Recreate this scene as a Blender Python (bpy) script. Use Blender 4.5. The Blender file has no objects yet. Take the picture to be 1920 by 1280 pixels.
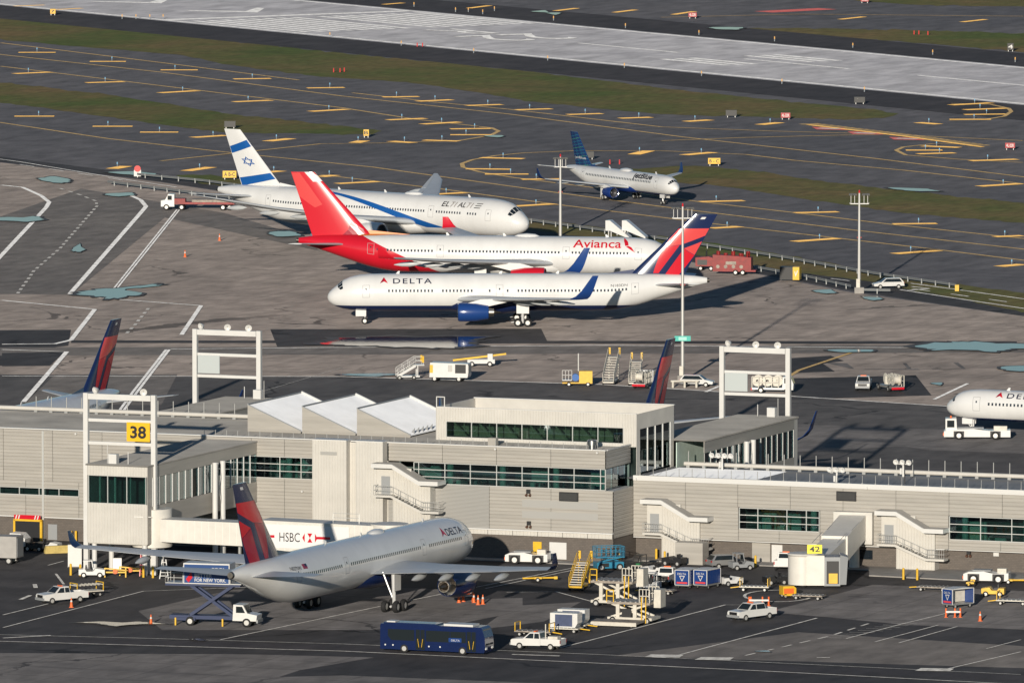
import bpy, bmesh, math, random
import numpy as np
from mathutils import Vector, Matrix
random.seed(7)
R = math.radians
SC = bpy.context.scene
COL = SC.collection
# ---------------------------------------------------------------- camera
F, HZ, CH = 21333.0, -1225.0, 141.0      # focal length in photo pixels (400 mm), horizon row, camera height
cam = bpy.data.cameras.new('Camera'); cam.lens = 400; cam.sensor_width = 36; cam.sensor_fit = 'HORIZONTAL'
cam.clip_start = 10; cam.clip_end = 20000
co = bpy.data.objects.new('Camera', cam); COL.objects.link(co)
co.location = (0, 0, CH); co.rotation_euler = (R(90) - math.atan((640 - HZ) / F), 0, 0)
SC.camera = co
# ---------------------------------------------------------------- sky, sun, exposure
SUN_EL, SUN_AZ = 10.0, 9.0               # light travels away from the camera, a little to the right
w = bpy.data.worlds.new('World'); SC.world = w; w.use_nodes = True
nt = w.node_tree; bg = nt.nodes['Background']; sk = nt.nodes.new('ShaderNodeTexSky')
sk.sky_type = 'NISHITA'; sk.sun_disc = False; sk.sun_elevation = R(SUN_EL); sk.sun_rotation = R(180 + SUN_AZ)
sk.air_density = 1.0; sk.dust_density = 0.0; sk.ozone_density = 3.0
nt.links.new(sk.outputs[0], bg.inputs[0]); bg.inputs[1].default_value = 0.075
sl = bpy.data.lights.new('Sun', 'SUN'); sl.energy = 4.3; sl.angle = R(0.5); sl.color = (1.0, 0.91, 0.77)
so = bpy.data.objects.new('Sun', sl); COL.objects.link(so); so.location = (-100, -300, 300)
so.rotation_euler = Vector((math.sin(R(SUN_AZ)) * math.cos(R(SUN_EL)), math.cos(R(SUN_AZ)) * math.cos(R(SUN_EL)), -math.sin(R(SUN_EL)))).to_track_quat('-Z', 'Y').to_euler()
SC.view_settings.view_transform = 'Standard'; SC.view_settings.look = 'None'; SC.view_settings.gamma = 1
SC.view_settings.exposure = 0.0
# ---------------------------------------------------------------- pixel -> ground
def G(px, py, z=0.0):
    d = (py - HZ) / F
    D = (CH - z) / d
    return Vector(((px - 960) / F * D, D, z))
# ---------------------------------------------------------------- materials
MC = {}
def srgb(c):
    return tuple(((v / 255 + 0.055) / 1.055) ** 2.4 if v > 10 else v / 255 / 12.92 for v in c)
def mat(name, col, rough=0.6, metal=0.0, var=0.0, vs=1.0, bump=0.0, bs=20.0, col2=None, spec=0.5, stretch=None, coord='Object', coat=0.0):
    if name in MC: return MC[name]
    m = bpy.data.materials.new(name); m.use_nodes = True; t = m.node_tree; b = t.nodes['Principled BSDF']
    b.inputs['Base Color'].default_value = (*col, 1); b.inputs['Roughness'].default_value = rough
    b.inputs['Metallic'].default_value = metal; b.inputs['Specular IOR Level'].default_value = spec
    if coord == 'World' or 'roof' in name: b.inputs['Diffuse Roughness'].default_value = 1.0
    if coat: b.inputs['Coat Weight'].default_value = coat; b.inputs['Coat Roughness'].default_value = 0.075
    if var or col2 or bump:
        if coord == 'World': src = t.nodes.new('ShaderNodeNewGeometry').outputs['Position']
        else: src = t.nodes.new('ShaderNodeTexCoord').outputs[coord]
        if stretch:
            mp = t.nodes.new('ShaderNodeMapping'); mp.inputs['Scale'].default_value = stretch
            t.links.new(src, mp.inputs[0]); src = mp.outputs[0]
        n = t.nodes.new('ShaderNodeTexNoise'); n.inputs['Scale'].default_value = vs; n.inputs['Detail'].default_value = 6
        n.inputs['Roughness'].default_value = 0.65
        t.links.new(src, n.inputs['Vector'])
        rp = t.nodes.new('ShaderNodeValToRGB'); c2 = col2 or tuple(v * (1 - var) for v in col)
        c1 = col if col2 else tuple(min(1, v * (1 + var * .6)) for v in col)
        rp.color_ramp.elements[0].position = .32; rp.color_ramp.elements[1].position = .68
        rp.color_ramp.elements[0].color = (*c2, 1); rp.color_ramp.elements[1].color = (*c1, 1)
        t.links.new(n.outputs[0], rp.inputs[0]); t.links.new(rp.outputs[0], b.inputs['Base Color'])
        if bump:
            n2 = t.nodes.new('ShaderNodeTexNoise'); n2.inputs['Scale'].default_value = bs; n2.inputs['Detail'].default_value = 4
            t.links.new(src, n2.inputs['Vector']); bp = t.nodes.new('ShaderNodeBump'); bp.inputs['Strength'].default_value = bump
            bp.inputs['Distance'].default_value = 0.05
            t.links.new(n2.outputs[0], bp.inputs['Height']); t.links.new(bp.outputs[0], b.inputs['Normal'])
    MC[name] = m
    return m
def ground_mat(name, c, c2, c3, s1=.02, s2=.25, rough=.75, joint=None, crack=0.0):
    """weathered pavement: two noise scales, streaks, optional slab joints and tar cracks, in world metres"""
    m = bpy.data.materials.new(name); m.use_nodes = True; t = m.node_tree; N = t.nodes; L = t.links; b = N['Principled BSDF']
    b.inputs['Roughness'].default_value = rough; b.inputs['Specular IOR Level'].default_value = .2; b.inputs['Diffuse Roughness'].default_value = 1.0
    g = N.new('ShaderNodeNewGeometry')
    rot = N.new('ShaderNodeMapping'); rot.inputs['Rotation'].default_value = (0, 0, R(21.5)); L.new(g.outputs['Position'], rot.inputs[0])
    def noise(sc, det, sx=1, sy=1, dist=0):
        mp = N.new('ShaderNodeMapping'); mp.inputs['Scale'].default_value = (sx, sy, 1); L.new(rot.outputs[0], mp.inputs[0])
        n = N.new('ShaderNodeTexNoise'); n.inputs['Scale'].default_value = sc; n.inputs['Detail'].default_value = det
        n.inputs['Roughness'].default_value = .62; n.inputs['Distortion'].default_value = dist; L.new(mp.outputs[0], n.inputs['Vector']); return n.outputs[0]
    def ramp(src, p0, p1, a, bb):
        r = N.new('ShaderNodeValToRGB'); r.color_ramp.elements[0].position = p0; r.color_ramp.elements[1].position = p1
        r.color_ramp.elements[0].color = (*a, 1); r.color_ramp.elements[1].color = (*bb, 1); L.new(src, r.inputs[0]); return r.outputs[0]
    def mix(f, a, bb, mode='MIX'):
        x = N.new('ShaderNodeMix'); x.data_type = 'RGBA'; x.blend_type = mode
        if isinstance(f, float): x.inputs[0].default_value = f
        else: L.new(f, x.inputs[0])
        L.new(a, x.inputs[6]); L.new(bb, x.inputs[7]); return x.outputs[2]
    base = ramp(noise(s1, 8, 1, .55), .36, .64, c, c2)
    fine = ramp(noise(s2, 6, 1, .35), .3, .72, (.62,) * 3, (1.18,) * 3)
    out = mix(1.0, base, fine, 'MULTIPLY')
    st = ramp(noise(.05, 5, .25, 1.6, 1.2), .56, .74, (0, 0, 0), (1, 1, 1))
    c3n = N.new('ShaderNodeRGB'); c3n.outputs[0].default_value = (*c3, 1)
    sm = N.new('ShaderNodeMath'); sm.operation = 'MULTIPLY'; sm.inputs[1].default_value = .7; L.new(st, sm.inputs[0])
    out = mix(sm.outputs[0], out, c3n.outputs[0])
    dk = N.new('ShaderNodeRGB'); dk.outputs[0].default_value = (c3[0] * .45, c3[1] * .45, c3[2] * .45, 1)
    if joint:
        for ax, wdt in ((0, joint[0]), (1, joint[1])):
            sp = N.new('ShaderNodeSeparateXYZ'); L.new(rot.outputs[0], sp.inputs[0])
            a = N.new('ShaderNodeMath'); a.operation = 'PINGPONG'; a.inputs[1].default_value = wdt / 2; L.new(sp.outputs[ax], a.inputs[0])
            bq = N.new('ShaderNodeMath'); bq.operation = 'LESS_THAN'; bq.inputs[1].default_value = joint[2] * (1 if ax == 0 else 2.2); L.new(a.outputs[0], bq.inputs[0])
            k = N.new('ShaderNodeMath'); k.operation = 'MULTIPLY'; k.inputs[1].default_value = .55; L.new(bq.outputs[0], k.inputs[0])
            out = mix(k.outputs[0], out, dk.outputs[0])
    if crack:
        v = N.new('ShaderNodeTexVoronoi'); v.feature = 'DISTANCE_TO_EDGE'; v.inputs['Scale'].default_value = crack
        nz = N.new('ShaderNodeTexNoise'); nz.inputs['Scale'].default_value = .12; nz.inputs['Detail'].default_value = 5; L.new(rot.outputs[0], nz.inputs['Vector'])
        ad = N.new('ShaderNodeVectorMath'); ad.operation = 'MULTIPLY_ADD'; ad.inputs[1].default_value = (14, 14, 0); L.new(nz.outputs[1], ad.inputs[0]); L.new(rot.outputs[0], ad.inputs[2])
        L.new(ad.outputs[0], v.inputs['Vector'])
        lt = N.new('ShaderNodeMath'); lt.operation = 'LESS_THAN'; lt.inputs[1].default_value = .010; L.new(v.outputs[0], lt.inputs[0])
        gate = ramp(noise(.03, 3), .5, .58, (0, 0, 0), (.8, .8, .8))
        k = N.new('ShaderNodeMath'); k.operation = 'MULTIPLY'; L.new(lt.outputs[0], k.inputs[0]); L.new(gate, k.inputs[1])
        out = mix(k.outputs[0], out, dk.outputs[0])
    L.new(out, b.inputs['Base Color'])
    bp = N.new('ShaderNodeBump'); bp.inputs['Strength'].default_value = .25; bp.inputs['Distance'].default_value = .02
    L.new(noise(3, 4), bp.inputs['Height']); L.new(bp.outputs[0], b.inputs['Normal'])
    MC[name] = m; return m
# ---------------------------------------------------------------- mesh helpers
class MB:
    """collects shapes, then becomes ONE mesh object"""
    def __init__(s): s.v = []; s.f = []; s.m = []; s.k = 0
    def add(s, vs, fs, k=None):
        o = len(s.v); s.v += [tuple(p) for p in vs]; s.f += [tuple(i + o for i in f) for f in fs]; s.m += [s.k if k is None else k] * len(fs); return s
    def box(s, x0, x1, y0, y1, z0, z1, k=None):
        v = [(x, y, z) for x in (x0, x1) for y in (y0, y1) for z in (z0, z1)]
        return s.add(v, [(0, 1, 3, 2), (4, 6, 7, 5), (0, 4, 5, 1), (2, 3, 7, 6), (0, 2, 6, 4), (1, 5, 7, 3)], k)
    def bar(s, p, q, w, h=None, k=None):
        """square bar from p to q"""
        p = Vector(p); q = Vector(q); h = h or w; d = (q - p).normalized(); up = Vector((0, 0, 1)) if abs(d.z) < .95 else Vector((1, 0, 0))
        a = d.cross(up).normalized() * w / 2; b = a.cross(d).normalized() * h / 2
        v = [e + i * a + j * b for e in (p, q) for i, j in ((-1, -1), (1, -1), (1, 1), (-1, 1))]
        return s.add(v, [(3, 2, 1, 0), (4, 5, 6, 7), (0, 1, 5, 4), (1, 2, 6, 5), (2, 3, 7, 6), (3, 0, 4, 7)], k)
    def cyl(s, p, q, r, r2=None, n=12, k=None, cap=True):
        p = Vector(p); q = Vector(q); r2 = r if r2 is None else r2; d = (q - p).normalized()
        up = Vector((0, 0, 1)) if abs(d.z) < .95 else Vector((1, 0, 0)); a = d.cross(up).normalized(); b = d.cross(a)
        v = [e + rr * (a * math.cos(2 * math.pi * i / n) + b * math.sin(2 * math.pi * i / n)) for e, rr in ((p, r), (q, r2)) for i in range(n)]
        f = [(i, n + i, n + (i + 1) % n, (i + 1) % n) for i in range(n)]
        if cap: f += [tuple(range(n)), tuple(range(2 * n - 1, n - 1, -1))]
        return s.add(v, f, k)
    def prism(s, poly, y0, y1, k=None):
        """side outline in x,z extruded across y"""
        n = len(poly); v = [(x, y, z) for y in (y0, y1) for x, z in poly]
        a = sum(poly[i][0] * poly[(i + 1) % n][1] - poly[(i + 1) % n][0] * poly[i][1] for i in range(n))
        f = [tuple(range(n)), tuple(range(2 * n - 1, n - 1, -1))] + [((i + 1) % n, i, n + i, n + (i + 1) % n) for i in range(n)]
        if a < 0: f = [tuple(reversed(q)) for q in f]
        return s.add(v, f, k)
    def lathe(s, prof, o, ax, n=20, k=None):
        """profile [(along, radius)] turned about the axis ax through o"""
        o = Vector(o); ax = Vector(ax).normalized(); up = Vector((0, 0, 1)) if abs(ax.z) < .95 else Vector((1, 0, 0)); a = ax.cross(up).normalized(); b = ax.cross(a)
        v = [o + ax * t + r * (a * math.cos(2 * math.pi * i / n) + b * math.sin(2 * math.pi * i / n)) for t, r in prof for i in range(n)]
        f = [(j * n + i, (j + 1) * n + i, (j + 1) * n + (i + 1) % n, j * n + (i + 1) % n) for j in range(len(prof) - 1) for i in range(n)]
        return s.add(v, f, k)
    def loft(s, secs, k=None, cap=True):
        n = len(secs[0]); v = [p for q in secs for p in q]
        f = [(j * n + i, j * n + (i + 1) % n, (j + 1) * n + (i + 1) % n, (j + 1) * n + i) for j in range(len(secs) - 1) for i in range(n)]
        if cap: f += [tuple(range(n - 1, -1, -1)), tuple(range((len(secs) - 1) * n, len(secs) * n))]
        return s.add(v, f, k)
    def mesh(s, name, mats, smooth=False, fix=True):
        me = bpy.data.meshes.new(name); me.from_pydata(s.v, [], s.f)
        for m in (mats if isinstance(mats, (list, tuple)) else [mats]): me.materials.append(m)
        me.polygons.foreach_set('material_index', s.m)
        if fix:
            b = bmesh.new(); b.from_mesh(me); bmesh.ops.recalc_face_normals(b, faces=b.faces); b.to_mesh(me); b.free()
        if smooth:
            me.polygons.foreach_set('use_smooth', [True] * len(me.polygons)); me.set_sharp_from_angle(angle=R(smooth if smooth is not True else 40))
        me.update(); return me
    def obj(s, name, mats, parent=None, smooth=False, fix=True):
        return mobj(name, s.mesh(name, mats, smooth, fix), parent)
def mobj(name, me, parent=None, loc=None, rz=None):
    o = bpy.data.objects.new(name, me); COL.objects.link(o)
    if parent: o.parent = parent
    if loc is not None: o.location = loc
    if rz is not None: o.rotation_euler = (0, 0, rz)
    return o
def empty(name, loc=(0, 0, 0), rz=0.0):
    o = bpy.data.objects.new(name, None); COL.objects.link(o); o.location = loc; o.rotation_euler = (0, 0, rz); o.empty_display_size = .5; return o
def tag(o, label, cat, group=None, kind=None):
    if label: o['label'] = label
    if cat: o['category'] = cat
    if group: o['group'] = group
    if kind: o['kind'] = kind
    return o
def dup(o, parent=None, loc=None, rz=None, label=None, group=None):
    c = o.copy(); COL.objects.link(c); c.parent = parent
    if loc is not None: c.location = loc
    if rz is not None: c.rotation_euler = (0, 0, rz)
    if label: c['label'] = label
    if group: c['group'] = group
    for ch in [x for x in o.children]: dup(ch, c)
    return c
ZI = [0]
def polymesh(name, polys, z, material, parent=None, kind=None):
    """flat sheet(s) from ground polygons; every sheet lies a hair above the one laid before it"""
    ZI[0] += 1; z += ZI[0] * .0002 if z > 0 else 0
    b = bmesh.new()
    for p in polys:
        vs = [b.verts.new((q[0], q[1], z)) for q in p]; f = b.faces.new(vs); f.normal_update()
        if f.normal.z < 0: f.normal_flip()
    bmesh.ops.triangulate(b, faces=b.faces)
    me = bpy.data.meshes.new(name); b.to_mesh(me); b.free(); me.materials.append(material)
    o = mobj(name, me, parent)
    if kind: o['kind'] = kind
    return o
def sheet(name, pix, layer, material, parent=None, kind='structure'):
    return polymesh(name, [[G(*p) for p in pix]], layer * .006, material, parent, kind if parent is None else None)
def strip(pts, wd):
    """ribbon polygon quads of width wd along world points"""
    out = []; pts = [Vector((p[0], p[1])) for p in pts]; L = []; 
    for i, p in enumerate(pts):
        a = pts[max(i - 1, 0)]; c = pts[min(i + 1, len(pts) - 1)]; d = (c - a).normalized(); n = Vector((-d.y, d.x)) * wd / 2; L.append((p + n, p - n))
    for (a, b), (c, d) in zip(L, L[1:]): out.append([a, b, d, c])
    return out
def pline(name, pix, wd, layer, material, parent=None, dash=None):
    """painted line through photo points lying on the ground; wd in metres, dash = (on, off)"""
    pts = [G(*p) for p in pix]
    if dash is None: qs = strip(pts, wd)
    else:
        qs = []; 
        seg = [(pts[i], pts[i + 1]) for i in range(len(pts) - 1)]; pos = 0.0; per = dash[0] + dash[1]
        for a, b in seg:
            L = (b - a).length; d = (b - a) / L; t = -(pos % per)
            while t < L:
                s0, s1 = max(t, 0), min(t + dash[0], L)
                if s1 - s0 > .2: qs += strip([a + d * s0, a + d * s1], wd)
                t += per
            pos += L
    return polymesh(name, qs, layer * .006, material, parent, None if parent else 'structure')
# ================================================================ GROUND
m_taxi = ground_mat('taxiway_asphalt', (.057, .057, .066), (.079, .077, .086), (.037, .037, .044), .012, .3, .8)
m_apron = ground_mat('apron_concrete', (.178, .155, .145), (.236, .204, .188), (.098, .087, .083), .02, .35, .8, joint=(7.6, 7.6, .07), crack=.035)
m_asph = ground_mat('apron_asphalt', (.024, .0235, .026), (.037, .036, .039), (.014, .0137, .0155), .02, .4, .8, crack=.03)
m_asphR = ground_mat('far_apron_asphalt', (.047, .0455, .048), (.066, .063, .065), (.028, .027, .029), .02, .4, .8, crack=.03)
m_asph2 = ground_mat('patch_asphalt', (.088, .082, .082), (.120, .111, .108), (.055, .052, .053), .02, .4, .8)
m_conc2 = ground_mat('stand_concrete', (.076, .073, .077), (.110, .104, .106), (.042, .041, .044), .03, .4, .8, joint=(7.6, 7.6, .06), crack=.04)
m_shld = ground_mat('shoulder_asphalt', (.026, .025, .029), (.036, .034, .038), (.019, .0185, .022), .02, .3, .85)
m_rwy = ground_mat('runway_concrete', (.275, .275, .305), (.325, .325, .355), (.195, .196, .222), .012, .2, .8)
m_grass = ground_mat('grass_blades', (.046, .062, .017), (.092, .068, .032), (.032, .040, .013), .035, .6, .9)
m_white = mat('marking_white', (.62, .62, .63), .7, var=.45, vs=.8, coord='World')
m_dirtw = mat('marking_worn_white', (.36, .355, .35), .75, var=.45, vs=1.2, coord='World')
m_yel = mat('marking_yellow', (.80, .47, .12), .7, var=.2, vs=.8, coord='World')
m_dyel = mat('marking_worn_yellow', (.34, .235, .10), .75, var=.4, vs=1.0, coord='World')
m_red = mat('marking_red', (.42, .09, .08), .7, var=.3, vs=.8, coord='World')
m_water = mat('puddle_water', (.012, .014, .016), .05, spec=.6, var=.1, vs=.3, bump=.12, bs=.9, coord='Object')
m_wet = mat('wet_pavement', (.034, .032, .032), .65, var=.3, vs=.5, coord='World')
ground = polymesh('ground', [[(-6000, 300), (6000, 300), (6000, 9000), (-6000, 9000)]], 0, m_taxi, kind='structure')
apron = sheet('apron', [(-900, 268), (0, 303), (300, 340), (620, 390), (1340, 497), (1600, 548), (1920, 592), (2900, 700), (2900, 800), (-900, 800)], 1, m_apron)
asphapron = sheet('terminal_apron', [(-900, 690), (300, 706), (640, 706), (1130, 722), (1500, 745), (1920, 772), (2900, 850), (3000, 965), (-900, 880), (-900, 800)], 2, m_asphR)
frontapron = sheet('terminal_apron', [(-900, 880), (3000, 965), (3200, 1500), (-1500, 1500)], 2, m_asph)
road = sheet('perimeter_road', [(-900, 225), (-200, 270), (0, 292), (240, 322), (640, 370), (1000, 420), (1340, 472), (1640, 523), (1920, 567), (2900, 690), (2900, 715), (1920, 592), (1600, 545), (1340, 496), (1000, 440), (620, 388), (300, 339), (0, 302), (-200, 280), (-900, 236)], 2, m_asph)
for nm, lay, m, pts in (
    ('asphalt_patch', 2, m_asph2, [(-300, 400), (0, 404), (150, 352), (420, 398), (560, 440), (600, 470), (300, 405), (230, 395), (90, 430), (-300, 440)]),
    ('asphalt_patch', 2, m_asph2, [(-300, 415), (60, 415), (235, 380), (325, 392), (130, 552), (-300, 548)]),
    ('asphalt_patch', 2, m_asph, [(-300, 620), (130, 618), (125, 648), (0, 662), (0, 686), (-300, 690)]),
    ('asphalt_patch', 3, m_asph, [(0, 662), (118, 660), (90, 686), (0, 687)]),
    ('asphalt_patch', 2, m_asph, [(505, 617), (1015, 616), (1028, 643), (518, 650)]),
    ('asphalt_patch', 2, m_asph2, [(-300, 652), (2200, 646), (2200, 660), (-300, 668)]),
    ('asphalt_patch', 3, m_asph, [(130, 638), (1910, 640), (1910, 645), (130, 643)]),
    ('asphalt_patch', 3, m_asph2, [(100, 702), (330, 702), (300, 760), (40, 760)]),
    ('concrete_slab', 3, m_conc2, [(1548, 680), (1690, 684), (1730, 694), (1600, 692)]),
    ('concrete_slab', 3, m_conc2, [(1585, 682), (1800, 680), (1815, 692), (1625, 693)]),
    ('concrete_slab', 4, m_apron, [(1590, 681), (1695, 681), (1705, 692), (1605, 692)]),
    ('concrete_slab', 4, m_apron, [(1702, 681), (1790, 680), (1806, 691), (1712, 692)]),
    ('asphalt_patch', 3, m_asph, [(1480, 672), (1560, 667), (1585, 677), (1545, 682), (1568, 697), (1480, 700)]),
    ('asphalt_patch', 3, m_asph, [(1480, 710), (1720, 704), (1750, 742), (1480, 750)]),
    ('concrete_slab', 3, m_conc2, [(1484, 795), (1760, 806), (1920, 805), (2300, 820), (2300, 850), (1920, 852), (1740, 845), (1700, 838), (1484, 850)]),
    ('concrete_slab', 3, m_conc2, [(255, 1150), (430, 1110), (600, 1100), (860, 1110), (880, 1128), (980, 1125), (980, 1150), (830, 1180), (680, 1186), (300, 1186)]),
    ('concrete_slab', 3, m_conc2, [(960, 1140), (1090, 1133), (1020, 1170), (900, 1185)]),
    ('concrete_slab', 3, m_conc2, [(1440, 1152), (1640, 1100), (1920, 1112), (2300, 1130), (2300, 1215), (1920, 1185), (1700, 1176), (1560, 1162)]),
    ('concrete_slab', 3, m_conc2, [(-300, 1228), (460, 1232), (700, 1238), (560, 1262), (520, 1275), (400, 1300), (-300, 1300)]),
    ('concrete_slab', 3, m_conc2, [(240, 1282), (640, 1272), (1100, 1290), (1100, 1320), (240, 1320)]),
    ('asphalt_patch', 3, m_asph2, [(1150, 1235), (1500, 1190), (2300, 1240), (2300, 1270), (1920, 1258)]),
    ('asphalt_patch', 4, m_shld, [(-300, 1196), (0, 1199), (640, 1215), (1100, 1238), (1920, 1272), (2300, 1290), (2300, 1301), (1920, 1283), (1100, 1248), (640, 1225), (0, 1208), (-300, 1204)]),
):
    sheet(nm, pts, lay, m, ground)
# grass
for pts in ([(-500, 5), (0, 27), (300, 60), (640, 97), (1000, 132), (1240, 163), (1500, 190), (1640, 203), (1684, 211), (1660, 219), (1600, 222), (1240, 212), (1000, 189), (870, 167), (760, 152), (600, 141), (450, 122), (330, 100), (0, 72), (-500, 40)],
            [(-500, 110), (0, 152), (200, 175), (420, 210), (640, 234), (718, 243), (700, 249), (640, 250), (420, 246), (280, 229), (120, 206), (0, 190), (-500, 150)],
            [(1150, 330), (1180, 316), (1290, 308), (1420, 319), (1541, 338), (1771, 364), (1920, 379), (2600, 440), (2600, 480), (1920, 417), (1700, 398), (1600, 385), (1340, 345), (1230, 338)],
            [(960, 405), (1060, 416), (1240, 442), (1330, 453), (1480, 478), (1700, 520), (1920, 548), (2600, 640), (2600, 660), (1920, 584), (1640, 528), (1480, 507), (1330, 483), (1240, 462), (960, 425)],
            [(330, 328), (390, 326), (470, 338), (620, 362), (620, 376), (445, 352), (380, 343)],
            [(1390, 52), (1500, 50), (1720, 54), (1920, 60), (2600, 80), (2600, 140), (1920, 95), (1700, 76), (1500, 62)],
            [(1500, -10), (2600, -14), (2600, 12), (1920, 10), (1700, 6)]):
    rg = random.Random(5); q = []
    for (a, b), (c, d) in zip(pts, pts[1:] + pts[:1]):
        n = max(2, int(abs(c - a) / 14))
        for k in range(n): q.append((a + (c - a) * k / n + rg.gauss(0, 2.5), b + (d - b) * k / n + rg.gauss(0, .7)))
    o = sheet('grass', q, 2, m_grass, None, 'stuff')
# runway in its own frame: along r, across n
ra, rb = G(640, 68), G(1920, 193); rd = (rb - ra).normalized(); rn = Vector((-rd.y, rd.x, 0))
if rn.y < 0: rn = -rn
def RW(a, c): return ra + rd * a + rn * c
def rq(a0, a1, c0, c1): return [RW(a0, c0), RW(a1, c0), RW(a1, c1), RW(a0, c1)]
polymesh('runway_shoulder', [rq(-900, 900, -26, 88)], .012, m_shld, None, 'structure')
runway = polymesh('runway', [rq(-900, 900, -1.5, 63.5)], .02, m_rwy, None, 'structure')
polymesh('edge_line', [rq(-900, 900, 0, 1.2)], .03, m_white, runway); polymesh('edge_line', [rq(-900, 900, 60.8, 62)], .03, m_white, runway)
A0 = (G(357, 34) - ra).dot(rd)
polymesh('threshold_bar', [rq(A0 - 3, A0, 1.3, 60.7)], .03, m_white, runway)
for i in range(16):
    c = 3.2 + i * 3.45 + (3.2 if i > 7 else 0)
    polymesh('threshold_stripe', [rq(A0 + 5, A0 + 51, c, c + 1.75)], .03, m_white, runway)
for k in range(7):
    polymesh('centre_line', [rq(A0 + 112 + k * 61, A0 + 149 + k * 61, 30.5, 31.5)], .03, m_white, runway)
for c0 in (16, 36):
    for j in range(3): polymesh('touchdown_stripe', [rq(A0 + 165, A0 + 188, c0 + j * 3.3, c0 + j * 3.3 + 1.8)], .03, m_white, runway)
polymesh('aiming_mark', [rq(A0 + 318, A0 + 364, 11, 20)], .03, m_white, runway)
for k in range(5):
    for sgn in (-1, 1): polymesh('arrow_head', [[RW(A0 - 14 - 40 * k, 31), RW(A0 - 26 - 40 * k, 31 + sgn * 9), RW(A0 - 29 - 40 * k, 31 + sgn * 9), RW(A0 - 19 - 40 * k, 31)]], .03, m_white, runway)
def text_mesh(txt, size=1.0, font=None, bold=0.0, shear=0.0, space=1.0):
    c = bpy.data.curves.new('t', 'FONT'); c.body = txt; c.size = size; c.offset = bold; c.shear = shear; c.space_character = space; c.resolution_u = 3
    o = bpy.data.objects.new('t', c); COL.objects.link(o); dg = bpy.context.evaluated_depsgraph_get(); dg.update()
    me = bpy.data.meshes.new_from_object(o.evaluated_get(dg)); bpy.data.objects.remove(o); bpy.data.curves.remove(c)
    return me
def text_on(name, txt, mapf, material, parent, width=None, height=None, maxe=None, **kw):
    """lettering laid on a surface: mapf(u, v) -> point; text scaled to width x height, lower-left at 0,0"""
    me = text_mesh(txt, **kw); b = bmesh.new(); b.from_mesh(me); bpy.data.meshes.remove(me)
    xs = [v.co.x for v in b.verts]; ys = [v.co.y for v in b.verts]; x0, x1, y0, y1 = min(xs), max(xs), min(ys), max(ys)
    sy = (height / (y1 - y0)) if height else None; sx = (width / (x1 - x0)) if width else sy; sy = sy or sx
    for v in b.verts: v.co.x = (v.co.x - x0) * sx; v.co.y = (v.co.y - y0) * sy
    if maxe:
        bmesh.ops.triangulate(b, faces=b.faces)
        for _ in range(5):
            es = [e for e in b.edges if e.calc_length() > maxe]
            if not es: break
            bmesh.ops.subdivide_edges(b, edges=es, cuts=1); bmesh.ops.triangulate(b, faces=b.faces)
    for v in b.verts: v.co = mapf(v.co.x, v.co.y)
    me = bpy.data.meshes.new(name); b.to_mesh(me); b.free(); me.materials.append(material)
    return mobj(name, me, parent)
for txt, a, c, hh in (('22', A0 + 80, 40, 20), ('R', A0 + 58, 35, 18)):
    text_on('runway_number', txt, lambda u, v: RW(a + v, c - u) + Vector((0, 0, .09)), m_white, runway, width=19 if txt == '22' else 8, height=hh)
# taxiway paint
for pts in ([(-300, 62), (0, 100), (300, 133), (640, 178), (955, 212), (1281, 255), (1630, 294), (1920, 330), (2300, 378)],
            [(-300, 188), (0, 228), (200, 258), (417, 283), (700, 312), (1060, 362), (1240, 386), (1600, 430), (1920, 466), (2300, 515)],
            [(600, 326), (820, 352), (1035, 381), (1343, 419), (1576, 446), (1760, 467), (1920, 487), (2300, 534)],
            [(983, 285), (930, 290), (885, 298), (866, 305), (868, 312), (900, 321), (960, 331), (1150, 355), (1304, 376), (1495, 398), (1676, 420), (1920, 446), (2300, 494)],
            [(983, 285), (1080, 281), (1240, 281), (1400, 288), (1490, 299), (1700, 318), (1920, 343)],
            [(0, 122), (230, 150), (640, 200), (780, 222), (870, 232), (922, 238), (935, 244), (920, 252), (860, 262), (740, 266), (600, 268), (300, 300)],
            [(660, 172), (820, 190), (955, 203), (1240, 236), (1452, 244), (1665, 250), (1920, 262)],
            [(1240, 262), (1400, 256), (1560, 252), (1665, 250)],
            [(1800, 268), (1750, 268), (1695, 274), (1682, 280), (1700, 289), (1800, 297), (1920, 303)],
            [(1785, 192), (1860, 194), (1893, 201), (1898, 207), (1885, 216), (1850, 222), (1780, 224)],
            [(0, 78), (300, 115), (560, 148)], [(1240, 30), (1500, 24), (1920, 28)]):
    pline('taxi_line', pts, .8, 4, m_dyel, ground)
pline('hold_line', [(1516, 230), (1600, 240), (1700, 252), (1845, 272)], 4.0, 4, m_dyel, ground, dash=(1.8, .7)); pline('hold_line', [(1516, 232), (1600, 242), (1700, 254), (1845, 274)], 1.0, 5, m_yel, ground)
for x, y in ((1555, 239), (1622, 247.5), (1700, 258)): sheet('painted_sign', [(x - 32, y - 3), (x + 28, y - 1), (x + 36, y + 3), (x - 22, y + 2)], 4, m_red, ground); pline('painted_sign', [(x - 18, y - .5), (x + 20, y + 1)], 2.2, 5, m_dirtw, ground)
pline('painted_sign', [(1432, 20), (1552, 14)], 6, 4, m_red, ground)
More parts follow.
